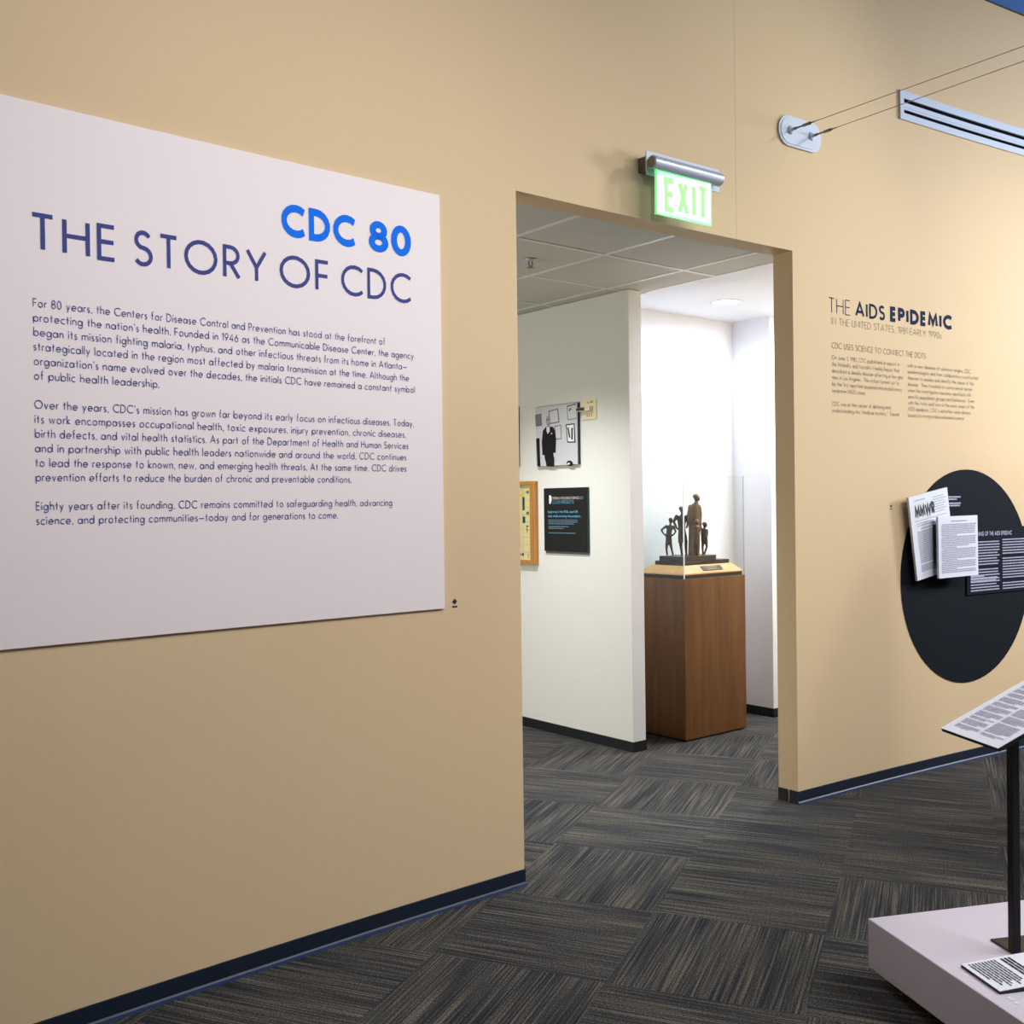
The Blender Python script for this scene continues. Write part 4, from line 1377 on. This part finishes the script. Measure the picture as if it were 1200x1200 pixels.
# panel stand
FB = Vector((.361, -1.775, .2))
E1 = Vector((.458, .889, 0)).normalized()       # along the reading edge
E2 = Vector((.889, -.458, 0)).normalized()      # away from the reader
o = thing('reading_stand', FB.to_tuple(), 'black post stand with a tilted white text panel, on the plinth', 'stand')
bf = frame(FB, E1, E2, (0, 0, 1))
obj('base_plate', MB().box(0, .103, 0, .22, 0, .006, bf), 'bronze_plate', o, bevel=.001)
LP = Vector((.296, -1.596, .836))
FP = Vector((.170, -1.829, .836))
pe1 = (LP - FP)
PWD = pe1.length
pe1.normalize()
hd = Vector((pe1.y, -pe1.x, 0))
TILT = radians(25)
pe2 = hd * cos(TILT) + Vector((0, 0, sin(TILT)))
pn = pe1.cross(pe2) * -1
if pn.z < 0:
    pn = -pn
rf = frame(FP, pe1, pe2, pn)
DEP = .36
# post goes from the plate up to the underside of the panel
def post_top(x, y):
    d = (Vector((x, y, 0)) - Vector((FP.x, FP.y, 0))).dot(hd)
    return FP.z + d * math.tan(TILT) - .013
mb = MB()
q = .0255
c0 = bf(0.001, 0.001, .006)
vs = []
for a_, b_ in ((0.001, 0.001), (q, 0.001), (q, q), (0.001, q)):
    p = bf(a_, b_, .006)
    vs.append(p)
for a_, b_ in ((0.001, 0.001), (q, 0.001), (q, q), (0.001, q)):
    p = bf(a_, b_, .006)
    vs.append(Vector((p.x, p.y, post_top(p.x, p.y))))
mb.add(vs, [(3, 2, 1, 0), (4, 5, 6, 7)] + [(k, (k + 1) % 4, 4 + (k + 1) % 4, 4 + k) for k in range(4)])
obj('post', mb, 'black_post', o, bevel=.0015)
obj('panel_board', MB().box(0, PWD, 0, DEP, -.012, -.0015, rf), 'black', o, bevel=.001)
pan = obj('panel_sheet', MB().box(0, PWD, 0, DEP, -.0015, 0, rf), 'page', o, label='white printed sheet on the tilted panel')
g = lambda x, y, z=0.0: rf(PWD - x, y, .0012)
mb = MB()
r = random.Random(41)
yy = .028
for para in (3, 4, 2, 4, 4, 3, 4, 3, 3, 3):
    for k in range(para):
        dashes(mb, .028, yy, .105 - (.03 if k == 0 else 0), .0034, g, r, .3)
        yy += .0062
    yy += .006
yy = .030
for para in (2, 8, 5, 6, 4, 6, 5, 6):
    for k in range(para):
        dashes(mb, .145, yy, .098 - (.03 if k == 0 else 0), .0034, g, r, .3)
        yy += .0062
    yy += .006
mb.v = [v for v in mb.v]
obj('print', mb, 'ink', pan, fix=False)

# object card lying on the plinth
c0, c1, c2 = Vector((.096, -1.865, .2)), Vector((.174, -1.717, .2)), None
ce1 = (c1 - c0)
cw = ce1.length
ce1.normalize()
ce2 = Vector((ce1.y, -ce1.x, 0))
o = thing('object_card', c0.to_tuple(), 'white card of black print on the plinth in front of the black post', 'card')
tl = radians(4)
e2t = ce2 * cos(tl) + Vector((0, 0, sin(tl)))
cn = ce2 * -sin(tl) + Vector((0, 0, cos(tl)))
cf = frame(c0, ce1, e2t, cn)
CD = .20
obj('card_board', MB().box(0, cw, 0, CD, 0, .008, cf), 'black', o)
obj('card_sheet', MB().box(0, cw, 0, CD, .008, .0092, cf), 'page', o)
g = lambda x, y, z=0.0: cf(cw - x, y, .0104)
mb = MB()
for k in range(9):
    dashes(mb, .012, .014 + k * .0098, cw - .026 - (.05 if k < 1 else .01 * (k % 3)), .0042, g, r, .5)
obj('print', mb, 'inkdark', o, fix=False)
mb = MB()
for k in range(3):
    dashes(mb, .012, .114 + k * .0115, cw - .03, .0066, g, r, .3)
obj('bold_print', mb, 'inkdark', o, fix=False)

# pale tour mark on the plinth top
o = thing('plinth_mark', (.088, -1.905, .2), 'tiny pale diamond mark on the plinth top in front of the card', 'mark')
kf = frame((.086, -1.906, .2012), E1, E2, (0, 0, 1))
obj('symbol', MB().flat([(-.018, 0), (-.010, -.006), (-.002, 0), (-.010, .006)], kf), 'photo_white', o, fix=False)
mb = MB()
for k in range(2):
    mb.flat(rect(.006 + k * .010, .013 + k * .010, -.006, .006), kf)
obj('number', mb, 'photo_white', o, fix=False)
